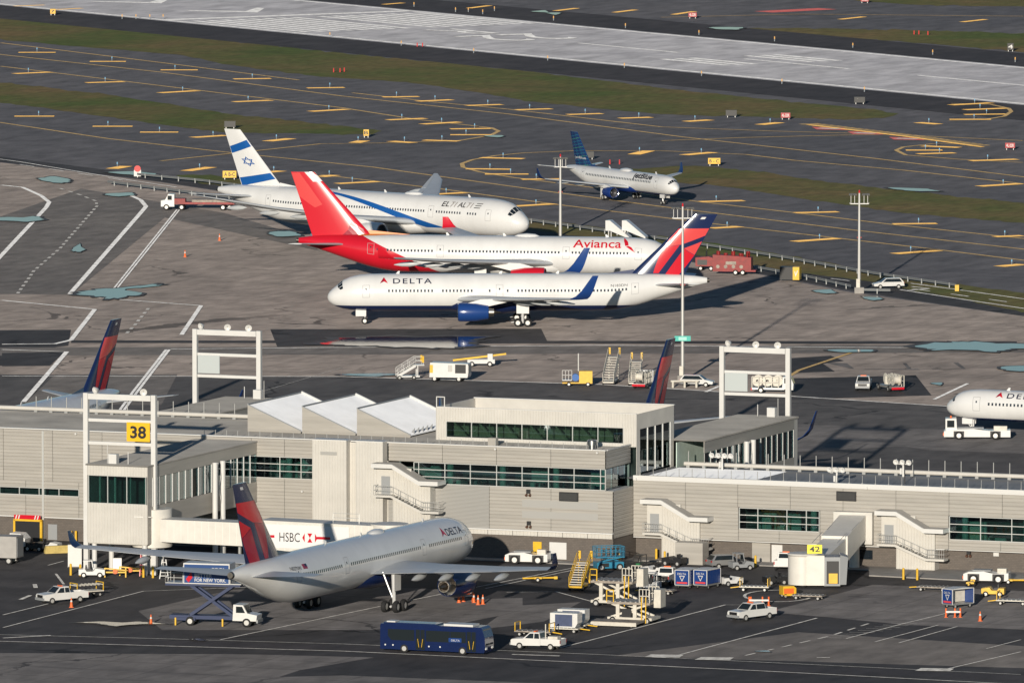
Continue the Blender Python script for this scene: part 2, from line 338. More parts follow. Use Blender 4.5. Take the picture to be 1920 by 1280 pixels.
BARS = [(33,96,103,96),(167,113,235,113),(300,129,370,129),(437,146,507,145),(575,163,645,162),(25,136,94,133),(160,153,231,151),(298,172,369,168),(437,189,508,186),(581,207,650,203),(25,216,100,216),(172,235,247,235),(261,246,333,246),(360,256,423,252),(500,263,545,258),(25,9,82,7),(97,16,153,13),(717,180,785,179),(782,188,847,185),(874,196,941,194),(968,204,1034,202),(1064,213,1129,211),(1162,220,1222,218),(726,223,797,220),(791,231,862,227),(844,240,920,239),(844,251,922,251),(794,261,860,263),(732,263,775,266),(664,266,682,262),(901,294,982,296),(719,6,756,3),(879,13,918,8),(1041,18,1082,13),(1152,21,1192,16),(1286,226,1333,223),(1425,232,1463,228),(1263,25,1302,19),(1576,34,1621,29),(1805,39,1849,34),(1283,289,1338,284),(1189,288,1217,281),(1722,228,1762,231),(1784,195,1860,191),(1810,204,1888,201),(1810,213,1888,212),(1782,222,1860,222),(1732,272,1801,275),(1700,280,1769,280),(1722,287,1792,285),(1821,300,1909,297),(874,315,957,316),(909,325,991,325),(978,335,1052,334),(495,322,527,319),(600,330,628,327),(631,343,708,339),(794,364,872,360),(957,386,1039,381),(1313,377,1396,375),(1491,398,1573,396),(1676,419,1759,418),(1867,443,1920,441),(1334,427,1390,424),(1490,452,1573,446),(1679,475,1762,469),(1876,499,1920,495),(1838,348,1916,343),(208,315,235,310),(347,319,394,312)]
m_blue = mat('lamp_blue', (.25, .50, .72), .3); m_lampw = mat('lamp_post_grey', (.30, .33, .36), .5)
lm = MB().cyl((0, 0, 0), (0, 0, .55), .06, .05, 6, 1).cyl((0, 0, .5), (0, 0, .85), .11, .08, 6, 0).mesh('edge_light', [m_blue, m_lampw])
for i, (x0, y0, x1, y1) in enumerate(BARS):
    pline('shoulder_bar', [(x0, y0), (x1, y1)], 2.4 if y0 > 60 else 1.6, 4, m_yel, ground)
    if 60 < y0 and i % 1 == 0:
        o = mobj('taxiway_light', lm, None, G(x0 + (x1 - x0) * (.5 + .13 * math.sin(i * 2.1)), (y0 + y1) / 2 - 1.5))
        tag(o, 'small blue taxiway edge light standing by a yellow shoulder bar', 'light', 'blue taxiway edge lights')
m_or = mat('lamp_amber', (.8, .45, .15), .4)
rl = MB().cyl((0, 0, 0), (0, 0, .5), .10, .10, 6, 1).cyl((0, 0, .5), (0, 0, 1.0), .13, .10, 6, 0).mesh('runway_light', [m_or, m_lampw])
for p in [(228, 33), (254, 33), (280, 33), (305, 33), (618, 67), (752, 83), (888, 97), (1027, 111), (1171, 125), (1316, 140), (1467, 155), (1622, 170), (776, 10), (854, 20), (878, 20), (905, 24), (927, 18), (1038, 36), (1173, 50), (1311, 63), (1453, 75), (1600, 87), (1750, 100), (1905, 114)]:
    tag(mobj('runway_light', rl, None, G(*p)), 'small pale runway edge light at the runway shoulder', 'light', 'runway edge lights')
# apron paint
for pts, wd in (([(0, 346), (40, 350), (75, 366), (90, 378), (84, 388), (0, 478)], .75), ([(0, 478), (-150, 640)], .75),
                ([(245, 366), (262, 374), (272, 386), (262, 398), (128, 551)], .75), ([(128, 551), (200, 560), (375, 573), (338, 628)], .65),
                ([(330, 392), (205, 548)], .28), ([(335, 392), (211, 548)], .28), ([(0, 563), (175, 580), (130, 638)], .7), ([(130, 638), (100, 645), (0, 646)], .8),
                ([(0, 656), (122, 660), (40, 755)], .7), ([(315, 656), (255, 735), (215, 790)], .4), ([(309, 656), (247, 735), (207, 790)], .4),
                ([(318, 655), (640, 652), (1130, 648), (1920, 654)], .5), ([(0, 706), (640, 707), (1130, 722)], .5), ([(1130, 722), (1500, 745), (1920, 772)], .5),
                ([(1755, 750), (1818, 720)], .5), ([(1325, 736), (1350, 725)], .5)):
    pline('apron_line', pts, wd, 5, m_white, ground)
pline('apron_line', [(490, 735), (640, 690)], .1, 5, m_dirtw, ground)
pline('lead_in_line', [(1480, 708), (1500, 695), (1598, 662)], .6, 5, m_dyel, ground)
for pts in ([(110, 352), (150, 365), (178, 376), (180, 385), (110, 465), (60, 508), (52, 520), (30, 550)], [(276, 578), (250, 610), (232, 628)]):
    pline('dashed_line', pts, .5, 5, m_dirtw, ground, dash=(3.0, 3.6))
pline('road_edge_line', [(-100, 284), (35, 302), (250, 338), (330, 350)], .35, 5, m_white, ground); pline('road_edge_line', [(35, 307), (250, 340)], .3, 5, m_white, ground, dash=(6, 6))
pline('road_edge_line', [(1690, 543), (1800, 560), (1920, 578), (2200, 615)], .4, 5, m_white, ground); pline('road_edge_line', [(1710, 531), (1820, 546), (1920, 560), (2200, 596)], .4, 5, m_white, ground)
pline('road_centre_line', [(1560, 522), (1690, 538), (1800, 553), (1920, 570)], .35, 5, m_white, ground, dash=(5, 6))
pline('road_arrow', [(1700, 545), (1745, 541), (1712, 537)], .5, 5, m_white, ground)
for pts, wd in (([(-200, 1203), (0, 1208), (640, 1226.5), (900, 1239), (1420, 1263.5), (1920, 1290)], .35), ([(-100, 1193), (300, 1203), (640, 1213), (1100, 1232), (1420, 1247), (1920, 1271)], .2),
                ([(0, 1182), (265, 1113), (500, 1104)], .25), ([(0, 1158), (85, 1137)], .25), ([(100, 1080), (115, 1100)], .3), ([(85, 1064), (115, 1056)], .2),
                ([(410, 1205), (720, 1140), (1080, 1068)], .25), ([(910, 1108), (1080, 1072)], .25), ([(950, 1115), (1043, 1114), (1130, 1138)], .25), ([(1043, 1222), (1100, 1208), (1362, 1139), (1440, 1139)], .28), ([(1260, 1238), (1420, 1195), (1535, 1164)], .28),
                ([(1590, 1203), (1700, 1174), (1800, 1150)], .22), ([(1645, 1209), (1765, 1177)], .22), ([(1690, 1211), (1800, 1180)], .22), ([(1770, 1263), (1920, 1228)], .25), ([(1855, 1222), (1920, 1205)], .2)):
    pline('stand_line', pts, wd, 5, m_dirtw, ground)
pline('dashed_line', [(1400, 1235), (1560, 1198), (1640, 1172)], .3, 5, m_dirtw, ground, dash=(2.5, 2))
for k in range(9): pline('hatch_line', [(1548 + k * 16, 1201 - k * 3.4), (1596 + k * 16, 1202 - k * 3.4)], .12, 5, m_dirtw, ground)
pline('stand_ring', [(1462 + 64 * math.cos(a / 10 * math.pi + .3) * (1 if a < 99 else 1), 1122 + 11 * math.sin(a / 10 * math.pi + .3)) for a in range(0, 17)], .35, 5, m_dirtw, ground)
for x0, y0, x1, y1 in ((60, 1100, 62, 1107), (33, 1129, 52, 1121), (0, 1202, 90, 1197), (960, 1233, 1050, 1236), (1225, 1238, 1250, 1239), (1535, 1239, 1560, 1239)):
    pline('lane_mark', [(x0, y0), (x1, y1)], .5, 6, m_dirtw, ground)
for x, y in ((1250, 1236), (1345, 1241), (1760, 1262)): sheet('painted_number', [(x - 28, y - 3), (x + 34, y - 2), (x + 26, y + 3), (x - 40, y + 2)], 6, m_dirtw, ground)
# puddles: still water sheets with uneven rims
def puddle(pts, jag=.35, wet=1.18):
    c = sum((G(*p) for p in pts), Vector()) / len(pts); P = [G(*p) for p in pts]; n = len(P); ph = random.uniform(0, 6)
    def ring(k, jit):
        out = []
        for i in range(n):
            a, b, d, e = P[i - 1], P[i], P[(i + 1) % n], P[(i + 2) % n]
            for j in range(5):
                t = j / 5; q = (b * 2 + (d - a) * t + (a * 2 - b * 5 + d * 4 - e) * t * t + (b * 3 - a - d * 3 + e) * t ** 3) / 2; w_ = i + t
                out.append(c + (q - c) * (k + jit * .30 * (math.sin(w_ * 3.1 + ph) + .7 * math.sin(w_ * 7.3 + ph * 2) + .5 * math.sin(w_ * 14.9 + ph))))
        return out
    o = polymesh('puddle', [ring(1, jag)], .105, m_water, None, 'structure')
    polymesh('wet_rim', [ring(wet, jag * 1.3)], .097, m_wet, o)
for p in ([(147, 552), (165, 544), (225, 541), (285, 533), (288, 538), (232, 543), (262, 551), (240, 557), (205, 560), (185, 558)], [(-20, 409), (20, 407), (40, 408), (65, 405), (75, 410), (50, 416), (0, 413)],
          [(68, 334), (100, 331), (132, 338), (118, 342), (85, 340)], [(205, 323), (255, 321), (290, 326), (250, 328)], [(198, 363), (240, 361), (246, 366), (215, 368)], [(132, 470), (146, 457), (150, 464), (158, 468), (145, 472)],
          [(1730, 652), (1760, 644), (1800, 643), (1860, 644), (1960, 648), (1960, 655), (1895, 656), (1860, 661), (1800, 657), (1750, 658)], [(1562, 657), (1630, 657), (1632, 661), (1580, 662)], [(1884, 690), (1960, 688), (1960, 697), (1890, 696)],
          [(640, 704), (700, 702), (742, 704), (700, 708)], [(1528, 546), (1560, 544), (1568, 550), (1540, 550)], [(1620, 557), (1648, 556), (1655, 562), (1630, 563)], [(1748, 721), (1768, 719), (1766, 724)],
          [(600, 641), (700, 634), (800, 632), (885, 634), (892, 641), (868, 650), (835, 655), (780, 652), (690, 651), (630, 647)], [(150, 1174), (190, 1172), (225, 1174), (262, 1172), (300, 1176), (258, 1177), (215, 1180), (182, 1176)], [(355, 1206), (372, 1204), (380, 1208)], [(1418, 1228), (1440, 1227), (1445, 1230)],
          [(500, 437), (540, 434), (565, 441), (520, 443)], [(996, 20), (1020, 18), (1025, 22)], [(1025, 23), (1050, 22), (1042, 26)], [(1330, 50), (1390, 50), (1385, 54), (1345, 53)], [(1670, 352), (1740, 354), (1760, 358), (1700, 357)], [(905, 254), (940, 253), (938, 257)]):
    puddle(p)
# ================================================================ AIRLINERS
m_acw = mat('aircraft_white_paint', (.78, .775, .765), .22, var=.04, vs=.3, coat=.5)
m_navy = mat('navy_paint', (.010, .022, .085), .22, coat=.5)
m_blue_p = mat('blue_paint', (.015, .055, .22), .25, coat=.5)
m_redp = mat('red_paint', (.62, .012, .028), .25, coat=.5)
m_redd = mat('dark_red_paint', (.34, .010, .035), .25, coat=.5)
m_redl = mat('light_red_paint', (.72, .07, .07), .25, coat=.5)
m_orange = mat('orange_paint', (.80, .25, .05), .3, coat=.4)
m_elal = mat('star_blue_paint', (.010, .10, .36), .28, coat=.5)
m_wing = mat('wing_grey_paint', (.52, .54, .56), .35, var=.08, vs=.4)
m_alu = mat('bare_aluminium', (.75, .75, .76), .25, 1.0)
m_hot = mat('hot_section_metal', (.30, .26, .22), .4, 1.0, var=.3, vs=2)
m_tyre = mat('tyre_rubber', (.018, .018, .019), .8)
m_hub = mat('wheel_hub', (.55, .54, .52), .45, .3)
m_dark = mat('dark_opening', (.012, .012, .014), .5)
m_glassd = mat('dark_glass', (.012, .018, .025), .06, spec=.8)
m_win = mat('cabin_window', (.035, .045, .06), .12, spec=.7)
m_line = mat('door_outline_grey', (.38, .38, .39), .5)
m_strut = mat('gear_strut_paint', (.62, .62, .62), .35, .2)
m_txt = mat('lettering_navy', (.012, .018, .05), .35)
m_txtb = mat('lettering_black', (.02, .02, .025), .4)
def interp(x, tab): return float(np.interp(x, [t[0] for t in tab], [t[1] for t in tab]))
NT = [(0, -.28), (.02, -.10), (.06, .03), (.14, .19), (.25, .36), (.34, .52), (.44, .67), (.6, .82), (.85, .93), (1.15, .985), (1.5, 1)]
NB = [(0, -.28), (.02, -.43), (.06, -.54), (.14, -.66), (.25, -.77), (.4, -.87), (.6, -.94), (.85, -.98), (1.15, -1), (1.5, -1)]
NW = [(0, 0), (.02, .17), (.06, .30), (.14, .46), (.25, .60), (.4, .73), (.6, .85), (.85, .94), (1.15, .985), (1.5, 1)]
TT = [(0, 1), (.3, 1), (.55, .98), (.75, .93), (.9, .86), (1, .76)]
TB = [(0, -1), (.12, -.98), (.25, -.88), (.4, -.67), (.6, -.27), (.8, .13), (.93, .36), (1, .46)]
TW = [(0, 1), (.2, .985), (.35, .92), (.5, .80), (.7, .56), (.85, .36), (.95, .22), (1, .13)]
def naca(a, tc): return tc * 5 * (.2969 * math.sqrt(max(a, 0)) - .126 * a - .3516 * a * a + .2843 * a ** 3 - .1036 * a ** 4)
CH_PTS = [0, .015, .06, .15, .3, .5, .75, 1]
def subdiv_map(b, mapf, maxe):
    bmesh.ops.triangulate(b, faces=b.faces)
    for _ in range(6):
        es = [e for e in b.edges if e.calc_length() > maxe]
        if not es: break
        bmesh.ops.subdivide_edges(b, edges=es, cuts=1); bmesh.ops.triangulate(b, faces=[f for f in b.faces if len(f.verts) > 3])
    for v in b.verts: v.co = mapf(v.co.x, v.co.y)
def decal(name, polys, mapf, material, parent, maxe=.5, stuff=False):
    """thin painted area: 2-D polygons mapped on to a curved surface"""
    b = bmesh.new()
    for p in polys: b.faces.new([b.verts.new((q[0], q[1], 0)) for q in p])
    subdiv_map(b, mapf, maxe); me = bpy.data.meshes.new(name); b.to_mesh(me); b.free(); me.materials.append(material)
    o = mobj(name, me, parent)
    if stuff: o['kind'] = 'stuff'
    return o
def wheel_mesh(r, w):
    return MB().lathe([(-w / 2, r * .55), (-w / 2, r * .85), (-w * .3, r), (w * .3, r), (w / 2, r * .85), (w / 2, r * .55)], (0, 0, 0), (0, 1, 0), 18, 0) \
        .lathe([(-w * .42, 0.001), (-w * .42, r * .56)], (0, 0, 0), (0, 1, 0), 18, 1).lathe([(w * .42, r * .56), (w * .42, .001)], (0, 0, 0), (0, 1, 0), 18, 1).mesh('wheel', [m_tyre, m_hub], 40)
class Plane:
    def __init__(s, name, label, c, loc, heading, group=None):
        s.c = c; s.L, s.rw, s.rh, s.zc, s.xm = c['L'], c['dw'] / 2, c['dh'] / 2, c['zc'], c['xm']; s.tl = c.get('tl', 3.0) * c['dh']; s.d = c['dh']
        s.root = tag(empty(name, loc, R(heading)), label, 'airplane', group)
        s.body(); s.wings(); s.tail(); s.engines(); s.gear(); s.cabin()
    def ring(s, t):
        d = s.d
        if t < 1.5 * d: q = t / d; return interp(q, NT), interp(q, NB), interp(q, NW)
        if t > s.L - s.tl: q = (t - s.L + s.tl) / s.tl; return interp(q, TT), interp(q, TB), interp(q, TW)
        return 1, -1, 1
    def F(s, t, th, off=0.0):
        """point on the skin: t metres behind the nose, th radians from the crown to the left"""
        a, b, w_ = s.ring(min(max(t, 0), s.L)); hh = (a - b) / 2 * s.rh + off; mid = (a + b) / 2 * s.rh
        return Vector((s.xm - t, (w_ * s.rw + off) * math.sin(th), s.zc + mid + hh * math.cos(th)))
    def side(s, t0, th0, sgn, off=.025):
        """map for lettering: starts t0 behind the nose at angle th0, reading forwards on the right side and aft on the left"""
        return lambda u, v: s.F(t0 + u * sgn, sgn * (th0 - v / s.rh), off)
    def body(s):
        ts = [0.0] + [s.d * q for q in (.02, .06, .1, .14, .19, .25, .3, .34, .39, .44, .52, .6, .72, .85, 1, 1.15, 1.3, 1.5)]
        a, b = ts[-1], s.L - s.tl; n = int((b - a) / 3); ts += [a + (b - a) * i / n for i in range(1, n + 1)]
        ts += [s.L - s.tl + s.tl * i / 16 for i in range(1, 17)]
        N = 40; m = MB()
        secs = [[s.F(t, 2 * math.pi * i / N) for i in range(N)] for t in ts]; m.loft(secs, 0, False); m.add(secs[-1], [tuple(range(N))], 1)
        s.fus = m.obj('fuselage', [s.c['paint'], m_dark], s.root, 50)
        c = s.F(s.L, 0); MB().cyl((c.x + .02, 0, s.zc + .61 * s.rh), (c.x - .35, 0, s.zc + .62 * s.rh), .14 * s.rw, .12 * s.rw, 14).obj('exhaust_pipe', m_hot, s.fus)
        for sg in (1, -1):     # cockpit panes
            for (h0, h1, q0, q1, q2, q3) in ((2, 24, .285, .405, .275, .40), (26.5, 45, .275, .40, .29, .405), (47.5, 62, .295, .405, .35, .42)):
                decal('cockpit_window', [[(q0 * s.d, h0), (q1 * s.d, h0), (q3 * s.d, h1), (q2 * s.d, h1)]], lambda u, v: s.F(u, sg * R(v), .015), m_glassd, s.fus, 6)
    def surf(s, name, secs, mtl, parent, tc=.11):
        """flying surface lofted through (y, t_le, chord, z) stations"""
        out = []
        for (y, t, ch, z) in secs:
            up = [Vector((s.xm - t - a * ch, y, z + naca(a, tc) * ch)) for a in CH_PTS]; lo = [Vector((s.xm - t - a * ch, y, z - naca(a, tc) * ch * .7)) for a in CH_PTS[1:-1]]
            out.append(up + lo[::-1])
        return MB().loft(out).obj(name, mtl, parent, 50)
    def wings(s):
        c = s.c; W_ = c['wing']
        for sg in (1, -1):
            secs = [(sg * y, t, ch, z) for (y, t, ch, z) in W_]
            w_ = s.surf('wing', secs, [m_wing], s.root, .13)
            y, t, ch, z = W_[-1]; wl = c.get('winglet')
            if wl:
                h, sw, out = wl['h'], wl['sweep'], wl['out']; q = []
                for f in (0, .25, .5, 1):
                    yy = y + out * (1 - (1 - f) ** 2) ; zz = z + h * f ** 1.5; cc = ch * (1 - f * .66); tt = t + sw * f
                    d = min(1.0, f * 2.2)
                    prof = [(a, naca(a, .09)) for a in CH_PTS] + [(a, -naca(a, .09)) for a in CH_PTS[1:-1]][::-1]
                    q.append([Vector((s.xm - tt - a * cc, sg * (yy - d * th * cc), zz + (1 - d) * th * cc)) for a, th in prof])
                MB().loft(q).obj('winglet', wl['mat'], w_, 50)
            # flap track fairings and flap gap
            for f in c.get('fair', (.25, .45, .65)):
                yy = y * f; i = max(k for k in range(len(W_)) if W_[k][0] <= yy); a, b = W_[i], W_[min(i + 1, len(W_) - 1)]; g = (yy - a[0]) / max(b[0] - a[0], .01)
                t_, ch_, z_ = (a[k] + (b[k] - a[k]) * g for k in (1, 2, 3)); r = .05 * W_[0][2] * .75
                MB().lathe([(0, .02), (.8, r * .7), (1.8, r), (3.0, r * .8), (4.2, .05)], (s.xm - t_ - ch_ * .55, sg * yy, z_ - r * 1.1), (-1, 0, -.06), 10).obj('flap_fairing', m_wing, w_, 50)
            for (f0, f1) in ((.14, .36), (.40, .70), (.74, .95)):
                P = []
                for f, k in ((f0, .74), (f1, .74), (f1, .985), (f0, .985)):
                    yy = y * f; i = max(j for j in range(len(W_)) if W_[j][0] <= yy); a, b = W_[i], W_[min(i + 1, len(W_) - 1)]; g = (yy - a[0]) / max(b[0] - a[0], .01)
                    t_, ch_, z_ = (a[j] + (b[j] - a[j]) * g for j in (1, 2, 3)); P.append(Vector((s.xm - t_ - ch_ * k, sg * yy, z_ + naca(k, .115) * ch_ + .03)))
                MB().add(P + [p - Vector((0, 0, .02)) for p in P], [(0, 1, 2, 3), (7, 6, 5, 4), (0, 4, 5, 1), (1, 5, 6, 2), (2, 6, 7, 3), (3, 7, 4, 0)]).obj('flap', mat('flap_grey', (.60, .61, .62), .4), w_)
    def finpt(s, a, b, sg, off=.02):
        t0, c0, z0, t1, c1, z1 = s.c['fin']; t = t0 + (t1 - t0) * b; ch = c0 + (c1 - c0) * b
        return Vector((s.xm - t - a * ch, sg * (naca(a, .10) * ch + off), z0 + (z1 - z0) * b))
    def tail(s):
        c = s.c; secs = []
        for b in (0, .5, 1):
            secs.append([s.finpt(a, b, 1, 0) for a in CH_PTS] + [s.finpt(a, b, -1, 0) for a in CH_PTS[1:-1]][::-1])
        t0, c0, z0, t1, c1, z1 = c['fin']
        s.fin = MB().loft(secs).obj('fin', c['finmat'], s.root, 50)
        k = c.get('dorsal', 3.5); MB().loft([[Vector((s.xm - t0 + k, y, s.zc + s.rh * .97)) for y in (.02, -.02, 0)], [Vector((s.xm - t0 - .8, .22, z0)), Vector((s.xm - t0 - .8, -.22, z0)), Vector((s.xm - t0 - .8, 0, z0 + (z1 - z0) * .11))]]).obj('dorsal_fin', c.get('dorsmat', c['finmat']), s.fin)
        for sg in (1, -1):
            st = s.surf('stabilizer', [(sg * y, t, ch, z) for (y, t, ch, z) in c['stab']], [c.get('stabmat', m_wing)], s.root, .10)
    def engines(s):
        e = s.c['eng']; r, L_ = e['r'], e['len']
        for sg in (1, -1):
            o = (s.xm - e['t'], sg * e['y'], e['z'])
            n = MB().lathe([(0.12, r * .80), (0, r * .86), (.03, r * .92), (.25, r * .985), (L_ * .3, r), (L_ * .6, r * .97), (L_, r * .74), (L_, r * .70), (L_ * .8, r * .72)], o, (-1, 0, 0), 28, 0)
            n.lathe([(.35, r * .78), (.12, r * .80)], o, (-1, 0, 0), 28, 1).lathe([(.0, r * .86), (-.02, r * .89), (.06, r * .93)], o, (-1, 0, 0), 28, 1)
            en = n.obj('engine', [e['mat'], m_alu], s.root, 50)
            MB().lathe([(.9, r * .79), (.85, r * .3), (.5, .02)], o, (-1, 0, 0), 24, 0).lathe([(.35, r * .78), (.9, r * .79)], o, (-1, 0, 0), 24, 1).obj('fan', [mat('fan_blades', (.10, .10, .11), .4, .8), m_alu], en, 50)
            MB().lathe([(L_ * .8, r * .70), (L_ * .8, r * .5), (L_ * 1.18, r * .42), (L_ * 1.18, r * .36)], o, (-1, 0, 0), 24, 0).lathe([(L_ * 1.1, r * .3), (L_ * 1.38, r * .06), (L_ * 1.4, .01)], o, (-1, 0, 0), 20, 1).lathe([(L_ * 1.12, r * .38), (L_ * 1.12, .01)], o, (-1, 0, 0), 20, 1).obj('exhaust_nozzle', [mat('exhaust_metal', (.62, .58, .52), .35, 1.0), m_hot], en, 50)
            x = o[0]; pz = e['z'] + r * .9; wz = e['wz']
            MB().prism([(x - L_ * .25, pz), (x - L_ * .95, pz - r * .3), (x - L_ * 1.7, wz - .2), (x - L_ * 1.5, wz + .25), (x - L_ * .75, wz + .1)], sg * e['y'] - .22, sg * e['y'] + .22).obj('pylon', m_acw if not e.get('pm') else e['pm'], en)
    def gear(s):
        c = s.c; g = c['gear']; wr = g['wr']; wm = wheel_mesh(wr, wr * .75)
        for sg in (1, -1):
            y = sg * g['y']; bz = wr
            st = MB().cyl((0, y, bz), (0, y - sg * .1, g['top']), .20, .24, 10).cyl((0, y, bz + .25), (g.get('bog', 0) + .25, y, bz), .10, .1, 8)
            st.cyl((0, y, 1.6 * wr), (0, y - sg * 1.4, g['top']), .09, .09, 8).obj('main_gear', m_strut, s.root)
            mg = s.root.children[-1]
            if g.get('bog'): MB().cyl((g['bog'] / 2, y, bz), (-g['bog'] / 2, y, bz), .13, .13, 8).obj('bogie_beam', m_strut, mg)
            for bx in ((-.5, .5) if g.get('bog') else (0,)):
                for dy in (-1, 1): mobj('wheel', wm, mg, (bx * g.get('bog', 0), y + dy * g['tw'], bz))
            MB().box(-.9, .9, y + sg * .35, y + sg * .42, g['top'] - 2.0, g['top'] - .1).obj('gear_door', m_acw, mg)
        x = g['nose']; wn = wheel_mesh(g['nr'], g['nr'] * .7)
        ng = MB().cyl((x, 0, g['nr']), (x - .15, 0, s.zc - s.rh * .8), .11, .15, 10).cyl((x, -.4, g['nr']), (x, .4, g['nr']), .07, .07, 8).cyl((x + .1, 0, 1.1), (x + 1.5, 0, s.zc - s.rh * .85), .06, .06, 8).obj('nose_gear', m_strut, s.root)
        for dy in (-1, 1): mobj('wheel', wn, ng, (x, dy * .28, g['nr']))
        for dy in (-1, 1): MB().box(x - .2, x + 1.3, dy * .5 - .02, dy * .5 + .02, s.zc - s.rh * 1.28, s.zc - s.rh * .9).obj('gear_door', m_acw, ng)
        MB().box(x + .1, x + .22, -.14, .14, 1.35, 1.6).obj('taxi_light', mat('lamp_glass', (.9, .9, .85), .1), ng)
        # belly fairing under the wing box
        t0 = c['wing'][0][1]; ch = c['wing'][0][2]
        MB().loft([[Vector((s.xm - (t0 - 2.5 + (ch + 5.5) * q), s.rw * 1.06 * k * math.sin(a), s.zc - s.rh * (.55 + .0 * k) - s.rh * .62 * k * max(0, math.cos(a)) + (0 if math.cos(a) > 0 else s.rh * .3 * -math.cos(a)))) for a in [2 * math.pi * i / 20 for i in range(20)]] for q, k in ((0, .05), (.12, .72), (.3, .98), (.6, 1.0), (.85, .75), (1, .05))]).obj('belly_fairing', c.get('belly', m_acw), s.fus, 50)
    def cabin(s):
        c = s.c; th = R(c.get('wth', 80)); ws = .52; doors = c['doors']
        for sg in (1, -1):
            polys = []; t = c['win'][0]
            while t < c['win'][1]:
                if all(abs(t - d_) > .95 for d_ in doors) and not any(a < t < b for a, b in c.get('gap', ())): polys.append([(t - .125, -.17), (t + .125, -.17), (t + .125, .19), (t - .125, .19)])
                t += ws
            decal('cabin_windows', polys, lambda u, v: s.F(u, sg * (th - v / s.rh), .02), m_win, s.fus, 2, True)
            for d_ in doors:
                w2, h0, h1 = .52, -.95, .92; k = .05; fr = []
                for (a0, a1, b0, b1) in ((-w2, w2, h1 - k, h1), (-w2, w2, h0, h0 + k), (-w2, -w2 + k, h0 + k, h1 - k), (w2 - k, w2, h0 + k, h1 - k)): fr.append([(d_ + a0, b0), (d_ + a1, b0), (d_ + a1, b1), (d_ + a0, b1)])
                decal('door_outline', fr, lambda u, v: s.F(u, sg * (th - v / s.rh), .022), m_line, s.fus, .4)
                decal('door_window', [[(d_ - .1, .12), (d_ + .1, .12), (d_ + .1, .38), (d_ - .1, .38)]], lambda u, v: s.F(u, sg * (th - v / s.rh), .022), m_win, s.fus, 2)
        for t, k in c.get('blade', ((.18, 1), (.45, 1), (.6, 1))):
            p = s.F(s.L * t, 0); MB().prism([(p.x, p.z - .05), (p.x - .5, p.z - .05), (p.x - .6, p.z + .35), (p.x - .35, p.z + .35)], -.03, .03).obj('antenna', m_acw, s.fus)
        if c.get('dome'):
            p = s.F(s.L * c['dome'], 0); MB().loft([[Vector((p.x - q * 4.2, .75 * k * math.cos(a), p.z - .1 + .5 * k * max(0, math.sin(a)))) for a in [2 * math.pi * i / 16 for i in range(16)]] for q, k in ((0, .05), (.2, .8), (.5, 1), (.8, .75), (1, .05))]).obj('antenna_dome', m_acw, s.fus, 60)
    def widget(s, t0, th0, sgn, size):
        mp = s.side(t0, th0, sgn); h = size
        decal('emblem', [[(0, 0), (h * .5, h * .28), (h * .5, h)]], mp, m_redd, s.fus, .4); decal('emblem', [[(h * .5, h * .28), (h, 0), (h * .5, h)]], mp, m_redp, s.fus, .4)
    def delta_fin(s):
        for sg in (1, -1):
            f = lambda a, b: s.finpt(a, b, sg)
            decal('fin_emblem', [[(.02, .77), (.985, .77), (.985, .655), (.5, .51), (.36, .5), (.12, .47), (.05, .6)]], f, m_redl if s.c.get('bright') else m_redp, s.fin, .12)
            decal('fin_emblem', [[(.12, .465), (.36, .495), (.47, .5), (.50, .05), (.40, .05), (.26, .26)]], f, m_redp if s.c.get('bright') else m_redd, s.fin, .12)
            decal('fin_emblem', [[(.985, .56), (.64, .45), (.985, .34)]], f, m_redl if s.c.get('bright') else m_redp, s.fin, .12)
            decal('fin_emblem', [[(.64, .445), (.985, .335), (.90, .02), (.64, .02)]], f, m_redp if s.c.get('bright') else m_redd, s.fin, .12)
            decal('fin_number', [[(.45, .92), (.62, .92), (.62, .955), (.45, .955)]], f, m_acw, s.fin, .3)
def split_paint(name, rules, base=(.78, .775, .765)):
    """gloss paint whose colour changes across planes in the aircraft's own space: rules = [((a,b,c,d), colour)] -> a x + b y + c z > d"""
    m = bpy.data.materials.new(name); m.use_nodes = True; t = m.node_tree; N, L = t.nodes, t.links; b = N['Principled BSDF']; b.inputs['Roughness'].default_value = .22; b.inputs['Coat Weight'].default_value = .5; b.inputs['Coat Roughness'].default_value = .08
    tc = N.new('ShaderNodeTexCoord'); rgb = N.new('ShaderNodeRGB'); rgb.outputs[0].default_value = (*base, 1); cur = rgb.outputs[0]
    nz = N.new('ShaderNodeTexNoise'); nz.inputs['Scale'].default_value = .5; nz.inputs['Detail'].default_value = 5; mp = N.new('ShaderNodeMapping'); mp.inputs['Scale'].default_value = (1, 1, .25); L.new(tc.outputs['Object'], mp.inputs[0]); L.new(mp.outputs[0], nz.inputs['Vector'])
    dr = N.new('ShaderNodeMapRange'); dr.inputs[1].default_value = .3; dr.inputs[2].default_value = .7; dr.inputs[3].default_value = .93; dr.inputs[4].default_value = 1.02; L.new(nz.outputs[0], dr.inputs[0])
    for (a, bb, c, d), colr in rules:
        dot = N.new('ShaderNodeVectorMath'); dot.operation = 'DOT_PRODUCT'; dot.inputs[1].default_value = (a, bb, c); L.new(tc.outputs['Object'], dot.inputs[0])
        gt = N.new('ShaderNodeMath'); gt.operation = 'GREATER_THAN'; gt.inputs[1].default_value = d; L.new(dot.outputs['Value'], gt.inputs[0])
        x = N.new('ShaderNodeMix'); x.data_type = 'RGBA'; L.new(gt.outputs[0], x.inputs[0]); L.new(cur, x.inputs[6]); x.inputs[7].default_value = (*colr, 1); cur = x.outputs[2]
    mu = N.new('ShaderNodeMix'); mu.data_type = 'RGBA'; mu.blend_type = 'MULTIPLY'; mu.inputs[0].default_value = 1; L.new(cur, mu.inputs[6]); L.new(dr.outputs[0], mu.inputs[7]); L.new(mu.outputs[2], b.inputs['Base Color'])
    return m
NAVY = (.010, .022, .085)
